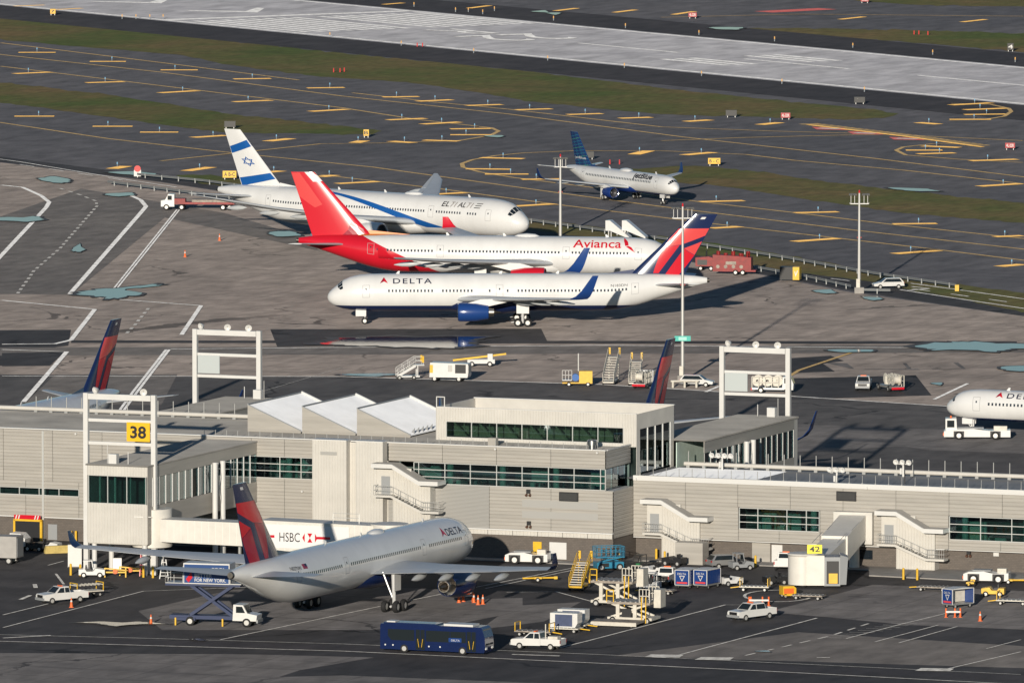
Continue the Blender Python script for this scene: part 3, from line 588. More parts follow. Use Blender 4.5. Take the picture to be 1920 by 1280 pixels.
p_delta = split_paint('navy_belly_paint', [((0, 0, -1, -2.35), NAVY)])
p_delta7 = split_paint('navy_belly_twin_paint', [((0, 0, -1, -2.8), NAVY)])
C330 = dict(L=63.0, dw=5.64, dh=5.64, zc=5.25, xm=31.5, tl=3.0, paint=p_delta, belly=m_navy, finmat=m_navy, wth=78,
            wing=[(2.4, 20.5, 11.2, 4.1), (9.6, 26.3, 7.6, 4.75), (20, 33.6, 4.7, 5.75), (28.9, 40.2, 2.5, 6.8)], winglet=dict(h=1.9, sweep=1.9, out=.8, mat=m_navy),
            fin=(50.4, 8.9, 7.6, 59.2, 3.5, 16.9), stab=[(.8, 54.4, 5.6, 6.5), (9.7, 60.0, 2.2, 7.2)], eng=dict(r=1.6, len=5.1, y=9.4, t=21.0, z=2.55, wz=4.6, mat=m_navy),
            gear=dict(y=5.34, wr=.68, tw=.70, bog=2.0, top=4.4, nose=25.3, nr=.52), doors=(5.6, 17.5, 38.5, 51.0), win=(7.2, 52), dome=.36, fair=(.3, .45, .6, .76))
a330 = Plane('airliner', 'white and navy twin-engine airliner nosed in at the terminal, tail toward the catering lift truck', C330, G(656, 1147), 66.3)
a330.delta_fin()
for sg, t0 in ((-1, 12.0), (1, 7.4)):
    a330.widget(t0, R(66), sg, 1.25); text_on('lettering', 'DELTA', a330.side(t0 + sg * 1.4, R(66), sg), m_txt, a330.fus, width=4.3, height=.9, maxe=.4, bold=.012)
    text_on('registration', 'N827NW', a330.side(52.6 if sg < 0 else 49, R(68), sg), m_txtb, a330.fus, width=2.6, height=.5, maxe=.4)
decal('flag', [[(0, 0), (1.1, 0), (1.1, .62), (0, .62)]], a330.side(49.6, R(66), -1), m_redd, a330.fus, .4)
decal('flag_canton', [[(.6, .26), (1.1, .26), (1.1, .62), (.6, .62)]], a330.side(49.6, R(66), -1, .035), m_txt, a330.fus, .4)
C767 = dict(L=55.0, dw=5.03, dh=5.41, zc=4.62, xm=28.2, tl=3.0, paint=p_delta7, belly=m_navy, finmat=m_navy, bright=True, wth=82,
            wing=[(2.2, 18.6, 9.8, 3.7), (7.9, 23.6, 6.6, 4.15), (15.5, 29.0, 4.4, 4.8), (23.3, 34.6, 2.5, 5.5)], winglet=dict(h=3.5, sweep=3.2, out=1.7, mat=m_blue_p),
            fin=(43.6, 8.0, 6.9, 53.0, 3.5, 15.85), stab=[(.8, 46.8, 5.3, 5.6), (9.3, 51.9, 1.9, 6.5)], eng=dict(r=1.36, len=4.4, y=7.9, t=18.8, z=2.35, wz=4.1, mat=m_blue_p),
            gear=dict(y=4.65, wr=.58, tw=.57, bog=1.42, top=3.9, nose=22.8, nr=.47), doors=(5.6, 24.9, 44.5), win=(8.9, 43.6), gap=((15.4, 16.6), (20.9, 23.3), (26.5, 27.2)), fair=(.3, .48, .66))
b767 = Plane('airliner', 'white twin-engine airliner with tall blue winglets, broadside before the red-tailed one', C767, G(979, 606.5), 181)
b767.delta_fin()
for sg, t0 in ((1, 7.6), (-1, 17)):
    b767.widget(t0, R(58), sg, 1.15); text_on('lettering', 'DELTA', b767.side(t0 + sg * 1.9, R(59), sg), m_txt, b767.fus, width=5.6, height=.92, maxe=.4, space=1.25, bold=.01)
    text_on('registration', 'N183DN', b767.side(41.0, R(72), sg), m_txtb, b767.fus, width=2.4, height=.42, maxe=.4)
# three more of the type, nosed in on the far side of the concourse
for (px, py, hd, lab) in ((200, 832, 248, 'navy-tailed airliner nosed in behind the concourse, its fin beside the blank sign gantry'), (1247, 874, 250, 'navy-tailed airliner nosed in behind the concourse, its fin beside the tall light mast')):
    h = R(hd); p = G(px, py); tail = Vector((math.cos(h), math.sin(h), 0)) * 24.0
    dup(b767.root, None, p + tail, h, lab)
# long-haul airliner with red tail
p_av = split_paint('red_tail_fuselage_paint', [((-1, 0, -2.2, 1.3), (.62, .012, .028))])
CAV = dict(C330, L=57.6, xm=29.0, paint=p_av, belly=m_acw, finmat=m_redp, dorsmat=m_orange, winglet=dict(h=1.7, sweep=1.7, out=.7, mat=m_redp), fin=(46.2, 9.3, 7.6, 55.2, 3.6, 17.3), stab=[(.8, 49.8, 5.6, 6.5), (9.7, 55.4, 2.2, 7.2)],
           wing=[(2.4, 18.3, 11.2, 4.1), (9.6, 24.1, 7.6, 4.75), (20, 31.4, 4.7, 5.75), (28.9, 38, 2.5, 6.8)], eng=dict(C330['eng'], t=18.6, mat=m_redp), gear=dict(C330['gear'], nose=22.8), doors=(5.6, 16.5, 35.6, 46.2), win=(7.2, 46), dorsal=6.5)
av = Plane('airliner', 'white airliner with red tail and red engine parked behind the navy-tailed taxiing one', CAV, G(912, 541), -9)
for sg in (1, -1):
    f = lambda a, b: av.finpt(a, b, sg)
    decal('fin_patch', [[(0.01, .86), (.0, 1), (.42, 1), (.34, .85)]], f, m_acw, av.fin, .12)
    decal('fin_patch', [[(.56, .775), (.64, .99), (.99, .985), (.99, .62), (.72, .45), (.5, .5)]], f, m_redl, av.fin, .12)
    decal('fin_patch', [[(.15, .25), (.32, .115), (.5, .02), (.1, .02), (.05, .12)]], f, m_redd, av.fin, .12)
    t0 = 15.5 if sg < 0 else 8.5
    text_on('lettering', 'Avianca', av.side(t0, R(62), sg), m_redp, av.fus, width=7.3, height=1.55, maxe=.4, bold=.012)
    for k, pl in enumerate(([(0, 0), (.5, .1), (.35, .8), (-.1, 1.5), (-.35, 2.0), (-.3, 1.0)], [(.1, -.1), (.9, -.65), (1.5, -1.0), (.95, -.2), (.5, .0)])): decal('emblem', [[(x + 7.9, y + .4) for x, y in pl]], av.side(t0, R(62), sg, .03 + .004 * k), m_redp, av.fus, .4)
for sg in (1, -1): decal('orange_patch', [[(42.0, 1), (47.5, 1), (48.5, 24), (45.8, 21), (43.5, 10)]], lambda u, v: av.F(u, sg * R(v), .03), m_orange, av.fus, 1.5)
# long-haul airliner with blue stripes and star
C787 = dict(C330, L=62.8, dw=5.77, dh=5.94, zc=5.35, xm=31.0, paint=split_paint('stripe_fuselage_paint', []), belly=m_acw, finmat=m_acw, winglet=None, dome=.33,
            wing=[(2.4, 20.3, 11.6, 4.0), (9.8, 26.8, 7.2, 4.9), (20, 33.8, 4.6, 6.6), (27.2, 39.0, 2.7, 8.2), (30.0, 42.2, .8, 8.9)], fin=(49.4, 8.6, 7.8, 58.4, 3.3, 16.9), stab=[(.8, 53.2, 5.4, 6.4), (9.8, 59.2, 1.9, 7.2)],
            eng=dict(r=1.72, len=5.0, y=9.9, t=21.2, z=2.7, wz=4.7, mat=m_acw), doors=(5.8, 17.2, 38, 50.5), win=(8.2, 51), gap=((9.9, 10.8),), dorsal=3.5)
p = G(700, 456)
el = Plane('airliner', 'white airliner with blue fin stripes and six-pointed star parked behind the red-tailed one', C787, p, -38.5)
for sg in (1, -1):
    f = lambda a, b: el.finpt(a, b, sg)
    decal('fin_stripe', [[(0, .83), (.0, .72), (.985, .58), (.985, .70)]], f, m_elal, el.fin, .1); decal('fin_stripe', [[(.03, .27), (.01, .17), (.985, .02), (.985, .16)]], f, m_elal, el.fin, .1)
    for k in (0, 1):
        T = [(.5 + .235 * math.cos(R(90 + 180 * k + 120 * i)) * .98, .45 + .085 * math.sin(R(90 + 180 * k + 120 * i)) * 1.0) for i in range(3)]; T2 = [(.5 + (x - .5) * .72, .45 + (y - .45) * .72) for x, y in T]
        for i in range(3): decal('fin_star', [[T[i], T[(i + 1) % 3], T2[(i + 1) % 3], T2[i]]], lambda a, b: el.finpt(a, b, sg, .024 + .004 * k), m_elal, el.fin, .1)
    P0, P1 = [], []
    for i in range(25):
        q = i / 24; t = 46.5 - 32 * q; P0.append((t, 8 + 122 * q ** 1.35)); P1.append((t + .6 + 3.4 * q ** .8, 8 + 122 * q ** 1.35 + 2))
    decal('blue_sweep', [[P0[i], P0[i + 1], P1[i + 1], P1[i]] for i in range(24)], lambda u, v: el.F(u, sg * R(v), .02), m_elal, el.fus, 3)
    t0 = 15.3 if sg < 0 else 8.2
    text_on('lettering', 'EL', el.side(t0, R(60), sg), m_txtb, el.fus, width=1.5, height=.95, maxe=.4, shear=.15, bold=.01); text_on('lettering', 'AL', el.side(t0 + sg * 3.2, R(60), sg), m_txtb, el.fus, width=1.6, height=.95, maxe=.4, shear=.15, bold=.01)
    mp = el.side(t0, R(60), sg); g = mat('lettering_grey', (.25, .22, .2), .4)
    for x in (1.75, 5.0):   # slanted strokes of the second script
        for pl in ([(0, 0), (.15, 0), (.5, .62), (.42, .95), (.28, .95), (.36, .62)], [(.1, .95), (.75, .95), (.72, .82), (.07, .82)], [(.75, 0), (.9, 0), (1.2, .95), (1.05, .95)]): decal('lettering', [[(x + a, b) for a, b in pl]], mp, g, el.fus, .4)
    for b in (.0, .4, .82): decal('lettering', [[(6.5 + b * .3, b), (7.7 + b * .3, b), (7.75 + b * .3, b + .13), (6.55 + b * .3, b + .13)]], mp, m_txtb, el.fus, .4)
# regional jet
p_jb = split_paint('regional_jet_paint', [((0, 0, -1, -1.95), (.012, .04, .20))])
m_jbn = mat('tail_navy', (.010, .035, .13), .25, coat=.5); m_jbt = mat('tail_teal', (.015, .12, .22), .3); m_jbg = mat('tail_green', (.05, .20, .14), .3)
CE190 = dict(L=36.0, dw=3.01, dh=3.35, zc=3.3, xm=18.3, tl=3.2, paint=p_jb, belly=mat('belly_blue', (.012, .04, .20), .25), finmat=m_jbn, wth=76, wing=[(1.3, 13.3, 5.7, 2.35), (4.9, 15.6, 3.9, 2.75), (13.2, 20.6, 1.6, 3.75)], winglet=dict(h=1.75, sweep=1.2, out=.7, mat=m_jbn),
             fin=(27.6, 5.4, 4.75, 32.6, 2.4, 10.4), stab=[(.5, 31.4, 3.0, 4.3), (6.0, 34.3, 1.4, 4.9)], eng=dict(r=.92, len=2.9, y=4.6, t=12.6, z=1.65, wz=2.7, mat=mat('belly_blue', (.012, .04, .20), .25)), gear=dict(y=2.97, wr=.50, tw=.38, top=2.4, nose=13.7, nr=.36), doors=(4.6, 28.5), win=(6.4, 27.5), dome=.4, stabmat=m_acw, fair=(.3, .5, .7), dorsal=2.2)
h = R(-60); jb = Plane('regional_jet', 'small white regional jet with patterned navy tail taxiing beside the grass island', CE190, G(1244, 382.5) - Vector((math.cos(h), math.sin(h), 0)) * 13.7, -60)
for sg in (1, -1):
    text_on('lettering', 'jetBlue', jb.side(12.2 if sg < 0 else 6, R(76), sg), m_txtb, jb.fus, width=6.0, height=1.5, maxe=.3, bold=.03)
    f = lambda a, b: jb.finpt(a, b, sg, .02); rr = random.Random(3)
    for i in range(11):
        b0 = .06 + i * .085; decal('fin_stripe', [[(.02, b0), (.98, b0 - .13 + .05), (.98, b0 - .06), (.02, b0 + .02)]], f, m_jbt if i % 3 else m_jbg, jb.fin, .2)
    for i in range(5): decal('fin_stripe', [[(.08 + i * .19, .03), (.12 + i * .19, .03), (.12 + i * .19, .97), (.08 + i * .19, .97)]], lambda a, b: jb.finpt(a, b, sg, .026), m_jbt if i % 2 else m_jbn, jb.fin, .2)
    text_on('fin_lettering', 'jetBlue', lambda u, v: jb.finpt(.08 + (u if sg > 0 else u) * .2, .2 + v * .09, sg, .032) if sg > 0 else jb.finpt(.92 - u * .2, .2 + v * .09, sg, .032), m_acw, jb.fin, width=4.0, height=1.0)
# narrow-body with tow tractor
C757 = dict(C767, L=47.0, dw=3.76, dh=4.0, zc=4.25, xm=22.0, wing=[(1.7, 16.5, 8.2, 3.4), (6.5, 20.5, 5.5, 3.9), (18.3, 28.5, 1.9, 5.2)], fin=(35.5, 7.0, 6.1, 43.3, 3.0, 13.5), stab=[(.6, 40.5, 4.6, 5.0), (7.6, 44.7, 1.7, 5.8)], eng=dict(r=1.25, len=4.2, y=6.5, t=16.2, z=2.1, wz=3.7, mat=m_blue_p), gear=dict(y=3.66, wr=.52, tw=.43, bog=1.1, top=3.6, nose=18.3, nr=.42), doors=(5.0, 12.5, 27), win=(6.8, 38), gap=(), paint=split_paint('narrow_fuselage_paint', [((0, 0, -1, -2.6), NAVY)]))
h = R(153); nb = Plane('airliner', 'white narrow-body airliner with its nose wheel over a low white tow tractor', C757, G(1828, 820) - Vector((math.cos(h), math.sin(h), 0)) * 18.3, 153)
nb.delta_fin(); nb.widget(7.6, R(56), 1, 1.05); text_on('lettering', 'DELTA', nb.side(9.2, R(57), 1), m_txt, nb.fus, width=5.4, height=.85, maxe=.4, space=1.25, bold=.01)
# ================================================================ TERMINAL CONCOURSE
AL = R(21.5); UD = Vector((math.cos(AL), -math.sin(AL), 0)); VD = Vector((math.sin(AL), math.cos(AL), 0)); TO = G(1062, 1057)
def BP(px, py, v):
    """photo pixel -> (u, z) on the facade-parallel plane v metres behind the main front"""
    k = (px - 960) / F; D = (TO.dot(VD) + v) / (k * VD.x + VD.y)
    return (k * D * UD.x + D * UD.y - TO.dot(UD), CH - (py - HZ) / F * D)
def UV(p): d = Vector(p) - TO; return d.dot(UD), d.dot(VD)
def TW(u, v, z=0): return TO + UD * u + VD * v + Vector((0, 0, z))
m_clad = mat('ribbed_metal_cladding', (.425, .400, .362), .45, .05, var=.20, vs=.9, stretch=(.06, .06, 1.1))
m_rib = mat('white_ribbed_metal', (.60, .575, .53), .5, .0, var=.08, vs=.4)
m_wht = mat('white_painted_steel', (.68, .67, .65), .4, var=.05, vs=.6)
m_roof = mat('roof_membrane', (.22, .212, .20), .8, var=.25, vs=.15)
m_roofw = mat('white_roof_membrane', (.66, .68, .72), .6, var=.10, vs=.3)
m_roofd = mat('dark_roof_membrane', (.085, .09, .10), .6, var=.3, vs=.12)
m_mull = mat('mullion_aluminium', (.62, .62, .60), .4, .4)
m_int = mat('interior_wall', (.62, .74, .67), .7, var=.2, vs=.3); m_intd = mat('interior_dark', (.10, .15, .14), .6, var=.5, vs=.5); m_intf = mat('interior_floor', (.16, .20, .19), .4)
m_steel = mat('galvanised_steel', (.46, .46, .45), .45, .6)
m_grey = mat('grey_paint', (.30, .31, .32), .5)
m_louv = mat('louvre_metal', (.42, .41, .39), .5, .3)
m_black = mat('black_plastic', (.02, .02, .022), .45)
m_yelp = mat('yellow_paint', (.80, .48, .03), .4, var=.12, vs=1.5)
m_orp = mat('orange_cone', (.85, .16, .03), .5)
m_kerb = mat('kerb_concrete', (.34, .32, .30), .8, var=.2, vs=.5)
def cmu_mat():
    m = bpy.data.materials.new('concrete_block'); m.use_nodes = True; t = m.node_tree; b = t.nodes['Principled BSDF']; b.inputs['Roughness'].default_value = .85
    tc = t.nodes.new('ShaderNodeTexCoord'); mp = t.nodes.new('ShaderNodeMapping'); mp.inputs['Rotation'].default_value = (R(90), 0, 0); br = t.nodes.new('ShaderNodeTexBrick')
    t.links.new(tc.outputs['Object'], mp.inputs[0]); t.links.new(mp.outputs[0], br.inputs[0]); br.inputs['Scale'].default_value = 1; br.inputs['Brick Width'].default_value = .4; br.inputs['Row Height'].default_value = .2; br.inputs['Mortar Size'].default_value = .012
    br.inputs['Color1'].default_value = (.155, .132, .115, 1); br.inputs['Color2'].default_value = (.128, .110, .097, 1); br.inputs['Mortar'].default_value = (.095, .084, .076, 1); t.links.new(br.outputs[0], b.inputs['Base Color'])
    bp = t.nodes.new('ShaderNodeBump'); bp.inputs['Strength'].default_value = .5; bp.inputs['Distance'].default_value = .01; t.links.new(br.outputs['Fac'], bp.inputs['Height']); bp.invert = True; t.links.new(bp.outputs[0], b.inputs['Normal']); return m
m_cmu = cmu_mat()
def pane_mat(name, tint, refl=.5):
    m = bpy.data.materials.new(name); m.use_nodes = True; t = m.node_tree; N, L = t.nodes, t.links; N.remove(N['Principled BSDF']); out = N['Material Output']
    tr = N.new('ShaderNodeBsdfTransparent'); tr.inputs[0].default_value = (*tint, 1); gl = N.new('ShaderNodeBsdfGlossy'); gl.inputs['Roughness'].default_value = .03; gl.inputs[0].default_value = (.85, .95, 1.0, 1)
    fr = N.new('ShaderNodeFresnel'); fr.inputs[0].default_value = 1.5; ad = N.new('ShaderNodeMath'); ad.operation = 'MULTIPLY_ADD'; ad.inputs[1].default_value = 1.0; ad.inputs[2].default_value = .22 * refl; L.new(fr.outputs[0], ad.inputs[0])
    mx = N.new('ShaderNodeMixShader'); L.new(ad.outputs[0], mx.inputs[0]); L.new(tr.outputs[0], mx.inputs[1]); L.new(gl.outputs[0], mx.inputs[2]); L.new(mx.outputs[0], out.inputs[0]); return m
m_pane = pane_mat('tinted_green_glass', (.46, .62, .60)); m_paned = pane_mat('grey_glass', (.50, .58, .52))
term = tag(empty('terminal_concourse', TO, -AL), 'long beige ribbed-metal airport concourse with green glass bands, sawtooth roof and raised penthouse', 'terminal')
RC = {}
def ribbed(wd, h, vert=False, pitch=.42, dp=.05):
    """corrugated sheet, front face toward -y, lower-left corner at the origin"""
    k = (round(wd, 2), round(h, 2), vert, pitch)
    if k in RC: return RC[k]
    L_ = wd if vert else h; n = max(1, round(L_ / pitch)); p = L_ / n; prof = []
    for i in range(n): prof += [(i * p, 0), (i * p + p * .18, -dp), (i * p + p * .82, -dp)]
    prof += [(L_, 0)]; v = []; f = []
    for a, d in prof: v += [(a, d, 0), (a, d, h)] if vert else [(0, d, a), (wd, d, a)]
    for i in range(len(prof) - 1): f.append((2 * i, 2 * i + 2, 2 * i + 3, 2 * i + 1) if vert else (2 * i, 2 * i + 1, 2 * i + 3, 2 * i + 2))
    m = MB().add(v, f); RC[k] = (m, n); return RC[k]
def panel(name, u0, u1, z0, z1, v, mt, vert=False, pitch=.42, rz=0.0, parent=None):
    me = ribbed(u1 - u0, z1 - z0, vert, pitch)[0]; key = (id(me), mt.name)
    if key not in RC: RC[key] = me.mesh(name, mt, fix=False)
    return mobj(name, RC[key], parent or term, (u0, v, z0), rz)
def panels(u0, u1, z0, z1, v, mt=None, bay=6.5, **kw):
    n = max(1, round((u1 - u0) / bay)); d = (u1 - u0) / n
    for i in range(n): panel('wall_panel', u0 + i * d + .02, u0 + (i + 1) * d - .02, z0, z1, v, mt or m_clad, **kw)
def bx(name, u0, u1, v0, v1, z0, z1, mt, parent=None): return MB().box(u0, u1, v0, v1, z0, z1).obj(name, mt, parent or term)
UNIT = {}
def unit_box(name, u0, u1, v0, v1, z0, z1, mt, parent):
    """a box that shares one unit mesh per material"""
    k = (name, mt.name)
    if k not in UNIT: UNIT[k] = MB().box(0, 1, 0, 1, 0, 1).mesh(name, mt)
    o = mobj(name, UNIT[k], parent, (u0, v0, z0)); o.scale = (u1 - u0, v1 - v0, z1 - z0); return o
def glazing(u0, u1, z0, z1, v, nb, rows, parent=None, mt=None, mw=.09, edges=None):
    """window band: each pane and each mullion its own piece"""
    parent = parent or term; us = edges or [u0 + (u1 - u0) * i / nb for i in range(nb + 1)]; zs = [z0 + (z1 - z0) * j / rows for j in range(rows + 1)]
    for i in range(len(us) - 1):
        for j in range(rows): unit_box('window_pane', us[i] + mw / 2, us[i + 1] - mw / 2, v + .04, v + .06, zs[j] + mw / 2, zs[j + 1] - mw / 2, mt or m_pane, parent)
    for q in us: unit_box('mullion', q - mw / 2, q + mw / 2, v - .05, v + .1, z0, z1, m_mull, parent)
    for z in zs: unit_box('mullion', us[0] + mw / 2, us[-1] - mw / 2, v - .03, v + .08, z - mw / 2, z + mw / 2, m_mull, parent)
def interior(u0, u1, z0, z1, v0, v1, cols=(), blocks=6, seed=1):
    """room seen through the glass"""
    rr = random.Random(seed)
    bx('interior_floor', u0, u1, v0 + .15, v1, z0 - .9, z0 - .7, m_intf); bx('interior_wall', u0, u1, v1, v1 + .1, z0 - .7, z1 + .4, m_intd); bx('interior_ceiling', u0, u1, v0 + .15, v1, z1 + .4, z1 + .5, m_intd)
    for c in cols: MB().cyl((c, v0 + 1.2, z0 - .7), (c, v0 + 1.2, z1 + .4), .38, .38, 16).obj('column', m_int, term, 40)
    for i in range(blocks):
        a = rr.uniform(u0 + .5, u1 - 2.5); d = rr.uniform(v0 + 2, v1 - .6); w_ = rr.uniform(.6, 2.6); h = rr.choice((.8, .9, 1.1, 2.2, 2.6)); bx('interior_fitting', a, a + w_, d, d + .4, z0 - .7, z0 - .7 + h, m_int if h > 2 else rr.choice((m_intd, m_int, m_grey)))
    for i in range(int((u1 - u0) * .9)):
        a = rr.uniform(u0 + .3, u1 - .8); d = rr.uniform(v0 + .8, v0 + 4); bx('interior_seat', a, a + .5, d, d + .5, z0 - .7, z0 + rr.uniform(.1, .5), rr.choice((m_intd, m_grey, m_int)))
# --- solid inner core and roofs
MB().box(-110, 4.6, 8.2, 23.9, 0, 12.6).obj('core', m_intd, term); MB().box(5.0, 110, 13.5, 21.9, 0, 9.2).obj('core', m_intd, term)
bx('roof', -110, 4.75, .35, 24, 12.72, 12.9, m_roof); bx('roof', 4.95, 110, 6.9, 22, 9.3, 9.45, m_roofd)
bx('roof_patch', 6.5, 20, 9, 20, 9.45, 9.47, m_roofw)
# --- main front (v = 0), left to right
U = [-110, -39.6, -31.3, -22.3, -19.1, 4.4, 5.0]
panels(-110, -39.7, 7.0, 13.1, 0); panels(-110, -61.9, 2.8, 5.35, 0); panels(-110, -61.9, 6.2, 7.0, 0, pitch=.4)
panels(-61.9, -39.7, 2.8, 7.0, 0)
glazing(-85, -61.9, 5.35, 6.2, 0, 9, 1); bx('interior_wall', -110, -61.9, 2.5, 2.6, 4, 7, m_intd)
bx('block_wall', -110, -31.3, .12, .5, 0, 2.8, m_cmu); unit_box('wall_trim', -110, -31.3, -.08, .12, 2.68, 2.8, m_wht, term)
unit_box('downpipe', -66.6, -66.35, -.2, 0, .2, 13, m_mull, term)
panels(-39.7, -31.3, 11.0, 13.1, 0, bay=4.2); panels(-39.7, -31.3, 2.8, 8.5, 0, bay=4.2); glazing(-39.4, -31.4, 8.5, 11.0, 0, 4, 3, edges=[-39.2, -36.1, -33.4, -31.4]); interior(-39.6, -31.2, 8.5, 11.0, 0, 7, (-35.4,), 5, 3)
for a, b in (((-34.0, 11), (-31.3, 8.8)), ((-33.9, 8.6), (-31.3, 11))): MB().bar((a[0], .9, a[1]), (b[0], .9, b[1]), .3).obj('brace', m_int, term)
for u0, u1 in ((-31.3, -27.1), (-25.8, -22.5)):
    panel('tower_panel', u0, u1, 2.5, 13.3, -1.5, m_rib, True, .35); bx('tower_side', u1, u1 + .06, -1.5, 0, 2.5, 13.3, m_rib); bx('tower_side', u0 - .06, u0, -1.5, 0, 2.5, 13.3, m_rib); bx('tower_cap', u0 - .1, u1 + .1, -1.6, .3, 13.3, 13.42, m_wht); bx('tower_base', u0, u1, -1.45, 0, 0, 2.5, m_cmu)
panel('tower_panel', -27.1, -25.8, 2.5, 13.1, -.3, m_rib, True, .33); bx('tower_vent', -30.3, -28.2, -1.58, -1.5, 11.6, 12.0, m_louv)
panels(-22.3, 4.9, 11.05, 13.15, 0, bay=6.6); panels(-22.3, -9.6, 3.6, 8.5, 0, mt=m_louv, bay=12.7, pitch=.16); panels(-9.6, 5.85, 3.6, 8.5, 0, bay=6.6); panels(-31.3, -22.3, 2.8, 11, 0, mt=m_rib, bay=4.5, vert=True)
glazing(-19.1, 4.4, 8.55, 11.0, 0, 12, 3, edges=[-19.1, -18.5, -15.2, -12.0, -8.7, -5.5, -2.2, 1.0, 4.3, 4.9]); interior(-22, 4.8, 8.55, 11.0, 0, 8, (-15.0, -8.4, -1.7, 4.2), 12, 5)
unit_box('louvre', -5.5, 4.0, -.07, -.05, 6.25, 7.1, m_louv, term); unit_box('louvre', -5.5, 4.0, -.07, -.05, 5.0, 5.8, m_louv, term)
unit_box('ledge', -22.3, 5.9, -.35, .1, 3.45, 3.6, m_wht, term); panels(-22.3, 5.8, 2.9, 3.45, -.05, mt=m_rib, bay=3.2, vert=True); bx('block_wall', -31.3, 5.8, .12, .5, 0, 2.9, m_cmu)
for z in (13.1,): unit_box('parapet_cap', -110, 4.95, -.12, .35, 13.15, 13.27, m_wht, term)
# right flank of the main block
fl = panel('wall_panel', 0, 8, 11.05, 13.15, 0, m_clad); fl.location = (4.93, 0, 11.05); fl.rotation_euler = (0, 0, R(90))
fl = panel('wall_panel', 0, 6.4, 2.9, 8.5, 0, m_clad); fl.location = (5.85, .05, 2.9); fl.rotation_euler = (0, 0, R(90))
bx('flank_shelf', 4.9, 5.85, .05, 6.4, 8.4, 8.5, m_wht); unit_box('parapet_cap', 4.85, 5.05, .35, 8, 13.15, 13.27, m_wht, term)
for k in range(3): unit_box('window_pane', 4.9, 4.94, .1 + k * 2.1, 2.1 + k * 2.1, 8.55, 11.0, m_pane, term)
bx('block_wall', 5.4, 5.75, .5, 7.6, 0, 2.9, m_cmu)
# right wing (v = 6.5, block wall set back)
panels(5.9, 110, 6.5, 9.2, 6.5, bay=6.7); panels(5.9, 19, 2.6, 6.5, 6.5); panels(29.1, 44.9, 2.6, 6.5, 6.5); panels(64, 110, 2.6, 6.5, 6.5); panels(19, 29.1, 2.6, 4.0, 6.5, bay=5); panels(44.9, 64, 2.6, 3.75, 6.5, bay=6.4)
unit_box('parapet', 5.9, 110, 6.4, 6.9, 9.2, 9.78, m_wht, term); unit_box('soffit', 5.9, 110, 6.55, 8, 2.5, 2.6, m_wht, term); bx('block_wall', 5.75, 110, 7.7, 8, 0, 2.5, m_cmu)
glazing(19, 29, 4.0, 6.45, 6.5, 4, 3, edges=[19.1, 21.4, 25.0, 27.4, 29.0]); interior(19, 29, 4.0, 6.4, 6.5, 12, (27.9,), 6, 8); glazing(45, 64, 3.75, 6.45, 6.5, 5, 3); interior(45, 64, 3.75, 6.4, 6.5, 12, (46.5, 54), 8, 9)
for px, py, v, wd, h in ((1068, 933, 0, 2.35, 1.05), (1591, 932, 6.5, 2.4, 1.1)):
    u, z = BP(px, py, v); o = bx('display_board', u - wd / 2, u + wd / 2, v - .3, v - .06, z - h / 2, z + h / 2, m_black); MB().box(u - wd / 2 + .12, u + wd / 2 - .12, v - .32, v - .3, z - h / 2 + .12, z + h / 2 - .12).obj('display_screen', mat('screen_grey', (.06, .06, .06), .25), o)
for px, py, v in ((992, 925, 0), (993, 985, 0), (1822, 1040, 7.6)):
    u, z = BP(px, py, v); bx('wall_floodlight', u - .22, u + .22, v - .35, v - .05, z - .1, z + .35, m_black)
    for k in (-.22, .22): MB().cyl((u + k, v - .4, z - .35), (u + k, v - .15, z - .2), .16, .1, 10).obj('wall_lamp', mat('lamp_rust', (.12, .06, .04), .5), term)
for px0, px1, py0, py1, v, mt in ((1000, 1016, 1018, 1040, .1, m_yelp), (1031, 1063, 1019, 1052, .1, m_wht), (1413, 1447, 1020, 1062, 7.7, m_clad), (1450, 1470, 1024, 1062, 7.7, m_wht), (86, 103, 985, 1015, .1, m_grey), (1603, 1640, 1033, 1052, 7.7, m_glassd), (1868, 1878, 1038, 1046, 7.7, m_wht)):
    u0, z1 = BP(px0, py0, v); u1, z0 = BP(px1, py1, v); bx('door' if z0 < .6 else 'wall_panel_sign', u0, u1, v - .08, v, max(z0, 0), z1, mt)
# security cameras / small wall fittings
for px, py, v in ((140, 814, 0), (566, 923, 0), (930, 843, 0), (1122, 850, 0), (1630, 917, 6.5), (1195, 900, 6.5), (745, 1000, -1.5)):
    u, z = BP(px, py, v); MB().cyl((u, v - .35, z), (u, v, z + .05), .13, .1, 8).obj('wall_camera', m_wht, term)
# parapet stanchions and roof rails
gp = MB().cyl((0, 0, 0), (0, 0, .95), .035, .035, 6).box(-.08, .08, -.08, .08, 0, .06).mesh('guard_post', m_steel)
for i in range(34): mobj('guard_post', gp, term, (6.6 + i * 1.62, 6.9, 9.78))
for i in range(36): mobj('guard_post', gp, term, (-46 + i * 1.42, .6, 12.9))
pp = MB().cyl((0, 0, 0), (0, 0, 1.5), .06, .06, 6).box(-.2, .2, -.2, .2, -.5, .15).mesh('rail_post', m_steel)
for nm, u0, u1, v, z in (('roof_rail', -100, -46.5, 22.8, 13.3), ('roof_rail', 7, 100, 20.5, 9.9)):
    o = MB().cyl((u0, v, z), (u1, v, z), .26, .26, 12).obj(nm, m_rib, term, 40)
    for i in range(int((u1 - u0) / 2.0)):
        if u0 + i * 2 < 62 and u0 + i * 2 > -80: mobj('rail_post', pp, o, (u0 + .5 + i * 2.0, v, z))
